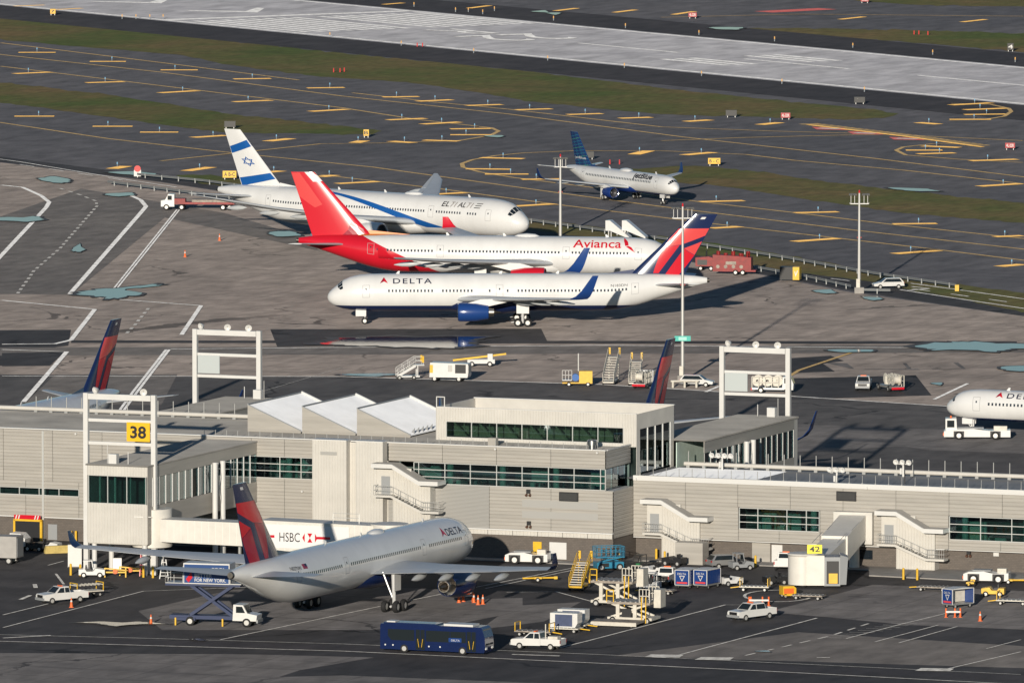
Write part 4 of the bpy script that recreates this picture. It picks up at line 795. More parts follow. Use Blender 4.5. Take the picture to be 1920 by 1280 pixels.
# sawtooth roof lights
for i in range(3):
    u0 = -44.0 + i * 7.0; a = empty('sawtooth', (u0, 9.2, 12.9)); a.parent = term; w_, d, h = 6.75, 16.5, 3.15
    panel('gable_panel', 0, w_, 0, .3, 0, m_clad, parent=a); n = 10
    for k in range(n):   # horizontal boards of the gable, shorter toward the ridge
        z0, z1 = .3 + k * (h - .3) / n, .3 + (k + 1) * (h - .3) / n; x0, x1 = w_ * (1 - (z0 - .3) / (h - .3) * 1.0), w_ * (1 - (z1 - .3) / (h - .3))
        MB().add([(0, -.01 - .02 * (k % 2), z0), (x0, -.01 - .02 * (k % 2), z0), (max(x1, .02), -.01 - .02 * (k % 2), z1), (0, -.01 - .02 * (k % 2), z1)], [(0, 1, 2, 3)]).obj('gable_board', m_clad, a)
    MB().add([(0, 0, h), (w_, 0, .3), (w_, d, .3), (0, d, h), (0, 0, h - .12), (w_, 0, .18), (w_, d, .18), (0, d, h - .12)], [(0, 1, 2, 3), (7, 6, 5, 4), (0, 4, 5, 1), (2, 6, 7, 3), (0, 3, 7, 4), (1, 5, 6, 2)]).obj('sloping_roof', m_roofw, a)
    MB().bar((0, d, h + .12), (w_, d, .42), .3).obj('roof_edge', m_wht, a); MB().bar((-.05, 0, h + .08), (-.05, d, h + .08), .16).obj('ridge_trim', m_grey, a); MB().bar((0, -.03, h + .04), (w_, -.03, .34), .12).obj('edge_trim', m_navy if False else m_grey, a)
    bx('clerestory', -.08, 0, 0, d, 0, h, m_clad, a); bx('back_gable', 0, w_, d, d + .05, 0, .3, m_clad, a)
    for k in range(5): MB().prism([(w_ - .7, .3), (w_ - .1, .3), (w_ - .1, 1.0)], 1.5 + k * 1.4, 1.6 + k * 1.4).obj('roof_bracket', m_grey, a)
# penthouse
ph = empty('penthouse', (-19.6, 8.2, 12.9)); ph.parent = term; PW, PD, PHh = 25.2, 12.4, 3.85
panel('penthouse_panel', 0, PW, 2.2, PHh, 0, m_rib, True, .35, parent=ph); panel('penthouse_panel', 0, 1.3, 0, 2.2, 0, m_rib, True, .33, parent=ph); panel('penthouse_panel', 23.6, PW, 0, 2.2, 0, m_rib, True, .32, parent=ph); panel('penthouse_panel', 1.3, 23.6, 0, .35, 0, m_rib, True, .35, parent=ph)
glazing(1.3, 23.6, .35, 2.2, 0, 7, 1, ph, m_paned); bx('inner_floor', .2, PW - .2, .2, PD - .2, -.1, .02, m_intf, ph); bx('inner_wall', .2, PW - .4, 5, 5.1, 0, 2.2, m_int, ph)
for k in range(7):
    a = 1.6 + k * 3.2; MB().bar((a, 1.2, 2.2), (a + 1.5, 1.2, .6), .16).obj('brace', m_int, ph); MB().bar((a + 1.5, 1.2, .6), (a + 1.5, 1.2, 2.2), .12).obj('brace', m_int, ph)
bx('left_wall', -.05, .05, .05, PD, 0, PHh, m_rib, ph); bx('back_wall', 0, PW, PD, PD + .15, 0, PHh, m_rib, ph); bx('roof_deck', .1, PW - .1, .1, PD, 2.25, 2.4, m_roof, ph); bx('parapet_lip', 0, PW, .06, .3, 2.4, PHh + .05, m_wht, ph); bx('parapet_lip', -.1, PW + .1, PD - .2, PD + .2, PHh, PHh + .1, m_wht, ph)
rs = panel('penthouse_panel', 0, PD, 2.0, PHh, 0, m_rib, True, .35, parent=ph); rs.location = (PW, 0, 2.0); rs.rotation_euler = (0, 0, R(90))
rs = panel('penthouse_panel', 0, 1.2, -3.4, 2.0, 0, m_rib, True, .35, parent=ph); rs.location = (PW, 0, -3.4); rs.rotation_euler = (0, 0, R(90)); rs = panel('penthouse_panel', 0, 1.2, -3.4, 2.0, 0, m_rib, True, .35, parent=ph); rs.location = (PW, PD - 1.2, -3.4); rs.rotation_euler = (0, 0, R(90))
bx('inner_wall', PW - 3, PW - 2.9, .3, PD - .3, -3.4, 2.0, m_intd, ph)
for k in range(4): unit_box('window_pane', PW - .06, PW - .02, 1.25 + k * 2.5, 3.65 + k * 2.5, -3.1, 2.0, m_paned, ph); unit_box('mullion', PW - .1, PW + .08, 3.65 + k * 2.5, 3.75 + k * 2.5, -3.1, 2.0, m_wht, ph)
MB().box(0, .1, 0, .1, PHh, PHh + 1.2).box(1.0, 1.1, 0, .1, PHh, PHh + 1.2).box(0, 1.1, 0, .1, PHh + 1.15, PHh + 1.25).obj('roof_hatch_rail', m_wht, ph)
# plant on the roofs
def roofbox(px, py, z, wd, h, v, mt=None): u, _ = BP(px, py, v); bx('roof_unit', u - wd / 2, u + wd / 2, v, v + wd * .8, z, z + h, mt or m_wht)
roofbox(922, 832, 12.9, 1.0, .95, 3, m_clad); u, _ = BP(1111, 835, 4); MB().lathe([(0, .45), (.5, .45), (.5, .62), (1.0, .62), (1.1, .5), (1.1, .01)], (u, 4, 12.9), (0, 0, 1), 18).obj('roof_exhaust_fan', m_alu, term, 40)
# floodlight clusters on the low roof
def flood(u, v, z, n, wd=.8, hh=1.5):
    o = MB().cyl((u, v, z), (u, v, z + hh), .13, .11, 10).bar((u - wd * (n - 1) / 2, v, z + hh), (u + wd * (n - 1) / 2, v, z + hh), .12).box(u - .35, u - .12, v - .2, v + .2, z + .3, z + 1.0).obj('floodlight_mast', m_wht, term)
    for i in range(n):
        x = u + (i - (n - 1) / 2) * wd; MB().lathe([(0, .12), (.15, .26), (.42, .34), (.42, .30), (.3, .05)], (x, v + .05, z + hh + .32), (0, -.9, -.25), 12).cyl((x, v, z + hh), (x, v, z + hh + .3), .05, .05, 6).obj('floodlight', m_wht, o, 40)
for px, py, n, v in ((1356, 872, 4, 19.2), (1572, 903, 3, 8.2), (1697, 882, 3, 19.4)): flood(BP(px, py, v)[0], v, 9.45, n)
for px in (1170, 1700): MB().cyl((BP(px, 890, 12)[0], 12, 9.4), (BP(px, 890, 12)[0], 12, 12.0), .07, .05, 8).obj('roof_pole', m_black, term)
# --- exterior stair towers with canopies
def stair(u, v, zu, zl, zc_, lab):
    """landing, flight down to the right, lower landing, canopy on a ribbed wall; u = left end of the upper landing, front at v"""
    a = empty('stair_tower', (u, v, 0)); a.parent = term; d = 1.5; x1, x2, x3 = 2.2, 6.0, 8.2
    panel('stair_wall', 1.9, x2 + .5, 0, zc_ - 2.0, d, m_rib, True, .35, parent=a); panel('stair_wall', 1.9, x1 + 2.0, zc_ - 2.0, zc_ - .6, d, m_rib, True, .35, parent=a)
    bx('stair_side', x2 + .5, x2 + .56, d, d + 1.6, 0, zc_ - 2.0, m_rib, a); bx('stair_side', 1.84, 1.9, d, d + 1.6, 0, zc_ - .1, m_rib, a)
    bx('landing', 0, x1, 0, d, zu - .25, zu, m_rib, a); bx('landing', x2, x3, 0, d, zl - .25, zl, m_rib, a)
    n = 10
    for k in range(n):
        q = (k + .5) / n; unit_box('step', x1 + (x2 - x1) * k / n, x1 + (x2 - x1) * (k + 1) / n + .06, .1, d - .1, zu - (zu - zl) * (k + 1) / n - .03, zu - (zu - zl) * (k + 1) / n + .02, m_steel, a)
    for y in (0.02, d - .02): MB().bar((x1, y, zu - .12), (x2, y, zl - .12), .06, .28).obj('stringer', m_rib, a)
    for y in (.03,):
        r = MB()
        for hh in (.55, 1.1): r.bar((0, y, zu + hh), (x1, y, zu + hh), .05).bar((x1, y, zu + hh), (x2, y, zl + hh), .05).bar((x2, y, zl + hh), (x3, y, zl + hh), .05)
        for k in range(9): r.bar((x1 * k / 8, y, zu), (x1 * k / 8, y, zu + 1.1), .035).bar((x2 + (x3 - x2) * k / 8, y, zl), (x2 + (x3 - x2) * k / 8, y, zl + 1.1), .035)
        for k in range(5): q = k / 4; r.bar((x1 + (x2 - x1) * q, y, zu + (zl - zu) * q), (x1 + (x2 - x1) * q, y, zu + (zl - zu) * q + 1.1), .05)
        for hh in (.55, 1.1): r.bar((x3, y, zl + hh), (x3, d, zl + hh), .05).bar((0, y, zu + hh), (0, d, zu + hh), .05)
        r.obj('railing', m_steel, a)
    pts = [(-.2, zc_), (x1 + .2, zc_), (x2 - .2, zc_ - 1.85), (x3, zc_ - 1.85)]
    for (p, q) in zip(pts, pts[1:]):
        MB().add([(p[0], -.3, p[1]), (q[0], -.3, q[1]), (q[0], d + .8, q[1]), (p[0], d + .8, p[1]), (p[0], -.3, p[1] - .5), (q[0], -.3, q[1] - .5), (q[0], d + .8, q[1] - .5), (p[0], d + .8, p[1] - .5)], [(0, 1, 2, 3), (7, 6, 5, 4), (0, 4, 5, 1), (1, 5, 6, 2), (2, 6, 7, 3), (3, 7, 4, 0)]).obj('canopy', m_wht, a)
        MB().add([(p[0], .0, p[1] + .012), (q[0], .0, q[1] + .012), (q[0], d + .75, q[1] + .012), (p[0], d + .75, p[1] + .012)], [(0, 1, 2, 3)]).obj('canopy_roofing', m_roof, a)
    bx('stair_door', .4, 1.5, d - .02, d + .02, zu, zu + 2.1, m_grey, a); bx('stair_back', 0, 1.84, d + .02, d + .1, zu - .2, zc_ - .5, m_rib, a)
    return a
u, z = BP(700, 925, -3); stair(u, -3.2, 7.3, 5.6, 11.0, ''); stair(u, -3.2, 3.5, 2.0, 2.0, '') if False else None
s2 = stair(BP(1208, 1003, 5)[0], 4.6, 3.3, 1.75, 7.2, ''); s3 = stair(BP(1650, 1022, 5)[0], 4.6, 3.1, 1.6, 6.95, '')
u0 = BP(1270, 1040, 3)[0]; bx('stair_store', u0, u0 + 3.4, 2.6, 4.6, 0, 2.55, m_clad)
# --- glazed gate arm with end room (front left) and sign gantries
def gate_arm(name, u_end, v_end, u_root, v_root, rot, front=True):
    """raised glazed corridor: local x across, y from the end room toward the concourse"""
    a = empty(name, (u_end, v_end, 0), rot); a.parent = term; wd = 7.5; d = 6.0
    panel('room_panel', 0, wd, 11.5, 12.75, 0, m_rib, True, .35, parent=a); panel('room_panel', 0, wd, 3.7, 8.3, 0, m_rib, True, .35, parent=a); glazing(.15, wd - .15, 8.3, 11.5, 0, 3, 1, a)
    bx('room_side', -.06, 0, 0, d if front else 1.2, 3.7, 12.75, m_rib, a); bx('room_side', wd, wd + .06, 0, 1.2 if front else d, 3.7, 12.75, m_clad, a); bx('room_floor', .05, wd - .05, .1, d, 7.3, 7.5, m_intf, a); bx('room_back', .1, wd - .1, d - .1, d, 7.5, 12.4, m_intd, a); bx('room_base', .1, wd - .1, .1, d, 3.6, 3.75, m_rib, a)
    for k in range(4): bx('interior_column', .8 + k * 1.9, 1.0 + k * 1.9, 1.5, 1.7, 7.5, 12.4, m_int, a)
    L_ = math.hypot(u_root - u_end, v_root - v_end) + 2
    bx('arm_roof', -.2, wd + .15, -.1, L_, 12.62, 12.8, m_roof, a); gx = wd if front else -.08; bx('arm_fascia', gx, gx + .08, 1.2, L_, 11.3, 12.75, m_clad, a); bx('arm_fascia', gx, gx + .08, 1.2, L_, 5.6, 8.0, m_clad, a); bx('arm_floor', .2, wd, d, L_, 7.2, 7.4, m_intf, a); bx('arm_wall', -.06 if front else wd, 0 if front else wd + .06, d, L_, 3.7, 12.75, m_clad, a); ix = wd * .45; bx('inner_wall', ix, ix + .1, d, L_, 7.4, 12.4, m_int, a)
    n = int(L_ / 2.0)
    for k in range(n):
        y = 1.4 + k * (L_ - 1.6) / n; unit_box('window_pane', gx, gx + .04, y + .08, y + (L_ - 1.6) / n - .08, 8.05, 11.25, m_pane, a); unit_box('mullion', gx - .05, gx + .12, y - .05, y + .05, 8.0, 11.3, m_wht, a)
    for x in (.6, wd - .6):
        for y in (.6, d - .5): MB().cyl((x, y, 0), (x, y, 3.65), .3, .3, 12).obj('support_column', m_wht, a, 40)
    gw = wd + .9 if front else -.9
    for y in (L_ * .55, L_ * .62): MB().cyl((gw, y, 0), (gw, y, 11.6), .32, .32, 14).obj('support_column', m_wht, a, 40)
    MB().bar((gw, L_ * .55, 11), (gw, L_ * .62, 6), .08).bar((gw, L_ * .62, 11), (gw, L_ * .55, 6), .08).bar((gw, L_ * .55, 6), (gw, L_ * .62, 1), .08).bar((gw, L_ * .62, 6), (gw, L_ * .55, 1), .08).obj('cross_brace', m_wht, a)
    MB().box(2.2, 3.2, 1.0, 1.8, 12.8, 13.9).obj('roof_unit', m_wht, a); MB().cyl((4.6, 1.2, 12.8), (4.6, 1.2, 14.2), .05, .05, 6).obj('antenna', m_wht, a); MB().cyl((2.0, 1.2, 12.8), (2.0, 1.2, 15.0), .03, .03, 6).obj('antenna', m_wht, a)
    return a
r0 = G(160, 1080); ue, ve = UV(r0); arm = gate_arm('gate_arm', ue, ve, ue, -2.0, 0)
rear = gate_arm('gate_arm', 9.6, 52, 9.6, 22, R(180), False); rear2 = gate_arm('gate_arm', -57, 51, -57, 23, R(180), False)
for (p, rz, hgt, sign, lab) in ((G(222, 1079), -AL, 20.8, '38', 'white steel sign gantry carrying a yellow 38 board, in front of the glazed end room'), (G(424, 937), -AL, 20.8, None, 'white steel gantry with blank grey board behind the flat roof beside the sawtooth lights'), (G(1418, 975), -AL, 20.8, None, 'white steel gantry with blank grey board and fuel truck seen through it')):
    g = tag(empty('sign_gantry', p, rz), lab, 'gantry', None); wd = 4.25
    for sx in (-1, 1): MB().box(sx * wd - .28, sx * wd + .28, -.28, .28, 0, hgt).obj('post', m_wht, g)
    MB().box(-wd + .33, wd - .33, -.3, .3, hgt - .7, hgt - .05).obj('top_beam', m_wht, g)
    for z in (hgt - 3.1, hgt - 5.75): MB().box(-wd + .33, wd - .33, -.14, .14, z - .18, z + .18).obj('cross_beam', m_wht, g)
    x0 = .95 if sign else -3.8; b = MB().box(x0, x0 + 2.9, -.32, -.18, hgt - 5.4, hgt - 3.2).obj('sign_board', mat('sign_yellow', (.85, .50, .02), .4) if sign else mat('sign_back_grey', (.50, .54, .54), .5), g)
    if sign: text_on('sign_number', sign, lambda q, t: Vector((x0 + .45 + q, -.335, hgt - 5.05 + t)), m_black, b, width=2.0, height=1.45, bold=.03)
    for k, x in enumerate((-3.2, 0, 2.8) if not sign else (-2.8, 2.9)): MB().lathe([(0, .1), (.2, .3), (.55, .42), (.55, .36), (.35, .05)], (x, .1, hgt + .45), (.35 if k else -.35, -.85, -.2), 12).cyl((x, 0, hgt - .05), (x, 0, hgt + .4), .06, .06, 6).obj('floodlight', m_wht, g, 40)
# --- passenger boarding bridges
def ribbox(mb, p, q, wd, z0a, z1a, z0b, z1b):
    p = Vector(p); q = Vector(q); d = (q - p).normalized(); n = Vector((-d.y, d.x, 0)) * wd / 2
    P = [p + n + Vector((0, 0, z0a)), p - n + Vector((0, 0, z0a)), p - n + Vector((0, 0, z1a)), p + n + Vector((0, 0, z1a)), q + n + Vector((0, 0, z0b)), q - n + Vector((0, 0, z0b)), q - n + Vector((0, 0, z1b)), q + n + Vector((0, 0, z1b))]
    return mb.add(P, [(0, 1, 2, 3), (7, 6, 5, 4), (0, 4, 5, 1), (1, 5, 6, 2), (2, 6, 7, 3), (3, 7, 4, 0)])
m_jb = mat('bridge_cream_paint', (.72, .69, .63), .45, var=.07, vs=.8)
jw = tag(empty('boarding_bridge', (-41.5, 1305.5, 0)), 'long cream boarding bridge with red-striped bank advertisement reaching the parked airliner', 'jet bridge')
A_, B_ = Vector((1.5, -1.5, 0)), Vector((27.5, -10.5, 0)); dj = (B_ - A_).normalized(); nj = Vector((dj.y, -dj.x, 0))
MB().cyl((0, 0, 3.2), (0, 0, 7.6), 2.3, 2.3, 24).obj('rotunda', m_jb, jw, 40); MB().cyl((0, 0, 0), (0, 0, 3.2), .6, .6, 16).obj('rotunda_column', m_jb, jw, 40)
t1 = ribbox(MB(), A_, A_.lerp(B_, .48), 3.0, 4.0, 6.6, 3.8, 6.5).obj('tunnel', m_jb, jw); t2 = ribbox(MB(), A_.lerp(B_, .45), A_.lerp(B_, .95), 3.5, 3.55, 6.95, 3.3, 6.75).obj('tunnel', m_jb, jw)
rb = MB().box(0, .07, 0, .07, 0, 1).mesh('tunnel_rib', m_jb)
for k in range(30):
    q = .03 + k * .031; p = A_.lerp(B_, q) + nj * (1.52 if q < .45 else 1.77); o = mobj('tunnel_rib', rb, t1 if q < .45 else t2, (p.x, p.y, 4.0 if q < .45 else 3.5)); o.scale = (1, 1, 2.5 if q < .45 else 3.2)
c = A_.lerp(B_, 1.0); MB().cyl((c.x, c.y, 3.0), (c.x, c.y, 6.9), 2.2, 2.2, 20).obj('cab', m_jb, jw, 40); MB().box(c.x - .4, c.x + .4, c.y - .5, c.y + .5, 0.5, 3.2).obj('lift_column', m_steel, jw)
ad = A_.lerp(B_, .5) + nj * 1.86; adm = lambda q, t: ad + dj * q + nj * .02 + Vector((0, 0, 3.75 + t))
decal('advert_panel', [[(-1.5, .1), (9.5, .05), (9.5, 2.75), (-1.5, 2.8)]], lambda q, t: adm(q, t) - nj * .012, mat('advert_white', (.8, .79, .78), .4), t2, 20)
text_on('advert_lettering', 'HSBC', lambda q, t: adm(1.0 + q, .85 + t), m_txtb, t2, width=2.5, height=1.05)
for a, b in ((-1.2, .4), (5.6, 7.2)): decal('advert_stripe', [[(a, 1.25), (b, 1.25), (b, 1.55), (a, 1.55)]], adm, m_redp, t2, 20)
X = 4.1
for T in ([(0, 0), (.5, .5), (0, 1)], [(2, 0), (2, 1), (1.5, .5)], [(.5, .0), (1.5, 0), (1.0, .5)], [(.5, 1), (1.0, .5), (1.5, 1)], [(-.5, .5), (0, 0), (0, 1)], [(2.5, .5), (2, 1), (2, 0)]): decal('advert_emblem', [[(X + x * .62, .85 + y * 1.05) for x, y in T]], adm, m_redp if T[0] != (0, 0) and T[0] != (2, 0) else mat('advert_white', (.8, .8, .8)), t2, 20)
for q in (.3, .88):
    p = A_.lerp(B_, q); MB().cyl((p.x - .9, p.y, .5), (p.x - .9, p.y, 3.6), .2, .2, 10).cyl((p.x + .9, p.y, .5), (p.x + .9, p.y, 3.6), .2, .2, 10).box(p.x - 1.3, p.x + 1.3, p.y - .5, p.y + .5, .3, .7).obj('drive_column', m_steel, jw)
    for k in (-1, 1): o = mobj('wheel', wheel_mesh(.5, .4), jw, (p.x + k * 1.1, p.y - .2, .5))
MB().bar((-2, -3, 6.9), (0, -3.2, 6.9), .06).bar((24, -9.6, 6.8), (24, -9.6, 7.9), .06).bar((21, -8.6, 6.8), (21, -8.6, 7.9), .06).bar((21, -8.6, 7.9), (24, -9.6, 7.9), .06).bar((21, -8.6, 7.4), (24, -9.6, 7.4), .06).obj('service_railing', m_steel, jw)
# bridge 42
r = TW(*UV(G(1530, 1104)), 0); j2 = tag(empty('boarding_bridge', r, 0), 'white boarding bridge with round cab and yellow 42 sign standing free on the apron', 'jet bridge')
e = TW(BP(1608, 990, 6.5)[0], 6.0) - r; e.z = 0; dd = e.normalized(); n2 = Vector((-dd.y, dd.x, 0))
MB().lathe([(1.5, 0.01), (1.5, 1.7), (4.75, 1.7), (4.9, 1.85), (5.05, 1.7), (5.1, .01)], (-1.3, 0, 0), (0, 0, 1), 28).obj('cab', m_jb, j2, 40)
MB().box(-.9, 1.1, -1.75, 1.4, 1.5, 4.9).obj('cab_front', m_jb, j2); MB().box(1.1, 2.9, -1.85, 1.3, 1.45, 4.75).obj('bellows', m_grey, j2); MB().add([(2.9, -1.9, 1.6), (3.6, -1.7, 1.6), (3.8, -1.6, 4.7), (2.9, -1.9, 5.0), (2.9, 1.4, 1.6), (3.6, 1.2, 1.6), (3.8, 1.1, 4.7), (2.9, 1.4, 5.0)], [(0, 1, 2, 3), (4, 7, 6, 5), (3, 2, 6, 7), (0, 4, 5, 1)]).obj('weather_hood', m_grey, j2)
MB().box(1.35, 2.75, -1.9, -1.85, 1.7, 4.3).obj('cab_opening', m_dark, j2); MB().box(1.6, 2.6, -1.96, -1.9, 1.75, 2.9).obj('cab_gate', m_yelp, j2)
for ch in j2.children:
    if ch.name.split('.')[0] in ('cab', 'cab_front', 'bellows', 'weather_hood', 'cab_opening', 'cab_gate'): ch.location.z = -1.15
tn = ribbox(MB(), dd * 1.6, dd * (e.length * .55), 2.7, 1.0, 3.55, 2.1, 4.6).obj('tunnel', m_jb, j2); ribbox(MB(), dd * (e.length * .5), e, 3.1, 1.9, 4.8, 3.6, 6.4).obj('tunnel', m_jb, j2)
ribbox(MB(), e * .96, e * 1.0 + dd * .6, 4.6, 2.9, 6.6, 2.9, 6.6).obj('rotunda', m_rib, j2); MB().cyl((e.x, e.y, 0), (e.x, e.y, 3), .6, .6, 14).obj('rotunda_column', m_jb, j2)
for q in (.25, .62):
    for s_ in (-1, 1): MB().bar(dd * (e.length * q) + n2 * s_ * 1.45 + Vector((0, 0, 4.0 + q * 2)), dd * (e.length * (q + .25)) + n2 * s_ * 1.45 + Vector((0, 0, 4.7 + q * 2)), .05).obj('roof_railing', m_steel, j2)
MB().box(-1.6, 1.6, -.9, .9, .55, 1.0).obj('drive_bogie', m_steel, j2)
for k in (-1, 1): mobj('wheel', wheel_mesh(.55, .4), j2, (k * 1.3, -.7, .55)); mobj('wheel', wheel_mesh(.55, .4), j2, (k * 1.3, .7, .55))
b = MB().box(-.85, .85, -1.1, -.95, 3.95, 4.95).obj('gate_sign', mat('sign_bright_yellow', (.90, .75, .03), .4), j2); text_on('sign_number', '42', lambda q, t: Vector((-.6 + q, -1.115, 4.13 + t)), m_black, b, width=1.2, height=.64, bold=.02)
# kerbed pavement along the wall
polys = [TW(-32, -1.5), TW(6, -2.5), TW(8, 4), TW(36, 4.2), TW(38, -1.5), TW(52, -2.5), TW(57, 3), TW(110, 3), TW(110, 8), TW(5, 8), TW(5, .3), TW(-32, .3)]
b = bmesh.new(); f = b.faces.new([b.verts.new((p.x, p.y, .14)) for p in polys]); ex = bmesh.ops.extrude_face_region(b, geom=[f]); bmesh.ops.translate(b, vec=(0, 0, -.2), verts=[v for v in ex['geom'] if isinstance(v, bmesh.types.BMVert)]); bmesh.ops.recalc_face_normals(b, faces=b.faces); bmesh.ops.triangulate(b, faces=b.faces)
me = bpy.data.meshes.new('pavement'); b.to_mesh(me); b.free(); me.materials.append(m_kerb); mobj('pavement', me)['kind'] = 'structure'
# ================================================================ VEHICLES AND GROUND EQUIPMENT
m_vw = mat('vehicle_white', (.74, .73, .71), .3, var=.06, vs=1.0, coat=.3)
m_cream = mat('equipment_cream', (.66, .62, .54), .5, var=.15, vs=1.5)
m_vg = mat('windscreen', (.018, .024, .028), .08, spec=.35)
m_bus = mat('bus_blue', (.007, .018, .080), .22, var=.1, vs=1, coat=.5)
m_sil = mat('car_silver', (.42, .42, .42), .3, .5)
m_rusty = mat('grimy_deck', (.36, .31, .26), .7, var=.35, vs=2.0)
m_head = mat('headlight_glass', (.75, .75, .72), .1); m_tail = mat('tail_light', (.45, .02, .02), .3)
m_cyan = mat('lift_blue', (.03, .22, .36), .4, var=.1, vs=2)
m_rred = mat('tank_red', (.27, .010, .010), .5, var=.35, vs=1.2)
m_chn = mat('chassis_navy', (.02, .035, .10), .5)
WM = {}
def wheels(o, xs, y, r, w_=.28):
    k = (r, w_)
    if k not in WM: WM[k] = wheel_mesh(r, w_)
    for x in xs:
        for s_ in (-1, 1): mobj('wheel', WM[k], o, (x, s_ * y, r))
def thing(name, label, cat, px, py, hd, group=None): return tag(empty(name, G(px, py), R(hd)), label, cat, group)
def part(o, name, mb, mt, smooth=False): return mb.obj(name, mt, o, smooth)
def pickup(px, py, hd, label, crew=False, dark=False, load=None):
    o = thing('pickup_truck', label, 'pickup truck', px, py, hd); c0 = -.25 if not crew else -.95
    part(o, 'body', MB().prism([(2.85, .48), (2.88, .95), (2.75, 1.12), (1.45, 1.22), (.75, 1.25), (c0 - .3, 1.25), (c0 - .3, .5), (2.3, .42)], -.97, .97), m_vw)
    cab = part(o, 'cab', MB().loft([[Vector((x, y, z)) for x, z in ((1.45, 1.22), (.72, 1.88), (c0 - .1, 1.9), (c0 - .3, 1.22))] for y in (-.93, -.80, .80, .93)] if False else [[Vector((1.45, s_ * .94, 1.22)), Vector((.70, s_ * .78, 1.90)), Vector((c0 - .12, s_ * .78, 1.92)), Vector((c0 - .3, s_ * .94, 1.22))] for s_ in (-1, 1)]), m_vw)
    for s_ in (-1, 1): MB().add([(1.22, s_ * .955, 1.26), (.70, s_ * .835, 1.78), (.25, s_ * .835, 1.80), (.25, s_ * .955, 1.26)], [(0, 1, 2, 3)]).obj('side_window', m_vg, cab); MB().add([(.15, s_ * .955, 1.26), (.15, s_ * .835, 1.8), (c0 - .1, s_ * .835, 1.8), (c0 - .2, s_ * .955, 1.26)], [(0, 1, 2, 3)]).obj('side_window', m_vg, cab)
    MB().add([(1.44, -.82, 1.27), (1.44, .82, 1.27), (.80, .70, 1.85), (.80, -.70, 1.85)], [(0, 1, 2, 3)]).obj('windscreen', m_vg, cab); MB().add([(c0 - .31, -.75, 1.32), (c0 - .31, .75, 1.32), (c0 - .17, .7, 1.82), (c0 - .17, -.7, 1.82)], [(0, 1, 2, 3)]).obj('rear_window', m_vg, cab)
    b = MB().box(c0 - .32, -2.85, -.97, -.88, .55, 1.25).box(c0 - .32, -2.85, .88, .97, .55, 1.25).box(-2.85, -2.78, -.88, .88, .55, 1.25).box(c0 - .32, -2.78, -.88, .88, .55, .75); part(o, 'cargo_bed', b, m_vw)
    part(o, 'front_bumper', MB().box(2.85, 3.0, -.95, .95, .45, .72), m_grey); part(o, 'grille', MB().box(2.87, 2.91, -.6, .6, .74, 1.05), m_black); part(o, 'tailgate_panel', MB().box(-2.88, -2.85, -.85, .85, .6, 1.2), m_black if dark else m_vw)
    for s_ in (-1, 1): part(o, 'headlight', MB().box(2.84, 2.9, s_ * .62 if s_ > 0 else -.9, .9 if s_ > 0 else -.62, .78, 1.02), m_head); part(o, 'tail_light', MB().box(-2.89, -2.84, s_ * .86 if s_ > 0 else -.97, .97 if s_ > 0 else -.86, .8, 1.15), m_tail)
    wheels(o, (1.85, -1.75), .86, .40); part(o, 'roof_beacon', MB().box(.2, .4, -.4, .4, 1.92, 2.02), m_orp)
    if load: part(o, 'load', MB().box(-2.4, -1.3, -.5, .5, .75, 1.5).cyl((-.9, .2, .75), (-.9, .2, 2.8), .06, .06, 8), m_cream)
    return o
def suv(px, py, hd, label, mt):
    o = thing('car', label, 'car', px, py, hd)
    part(o, 'body', MB().loft([[Vector((2.3, s_ * .8, .4)), Vector((2.35, s_ * .8, .75)), Vector((1.3, s_ * .9, 1.0)), Vector((-2.2, s_ * .9, 1.05)), Vector((-2.3, s_ * .85, .45))] for s_ in (-1, 1)]), mt)
    c = part(o, 'cabin', MB().loft([[Vector((1.25, s_ * .86, 1.0)), Vector((.45, s_ * .68, 1.58)), Vector((-1.7, s_ * .68, 1.6)), Vector((-2.2, s_ * .84, 1.03))] for s_ in (-1, 1)]), mt)
    for s_ in (-1, 1): MB().add([(1.0, s_ * .865, 1.04), (.42, s_ * .72, 1.52), (-1.6, s_ * .72, 1.53), (-1.95, s_ * .865, 1.05)], [(0, 1, 2, 3)]).obj('side_window', m_vg, c)
    MB().add([(1.26, -.74, 1.03), (1.26, .74, 1.03), (.52, .62, 1.56), (.52, -.62, 1.56)], [(0, 1, 2, 3)]).obj('windscreen', m_vg, c); MB().add([(-2.23, -.7, 1.1), (-2.23, .7, 1.1), (-1.78, .6, 1.56), (-1.78, -.6, 1.56)], [(0, 1, 2, 3)]).obj('rear_window', m_vg, c)
    for s_ in (-1, 1): part(o, 'tail_light', MB().box(-2.3, -2.24, s_ * .7 - .12, s_ * .7 + .12, .8, 1.0), m_tail); part(o, 'headlight', MB().box(2.26, 2.36, s_ * .62 - .14, s_ * .62 + .14, .6, .76), m_head)
    wheels(o, (1.4, -1.4), .8, .34, .24); return o
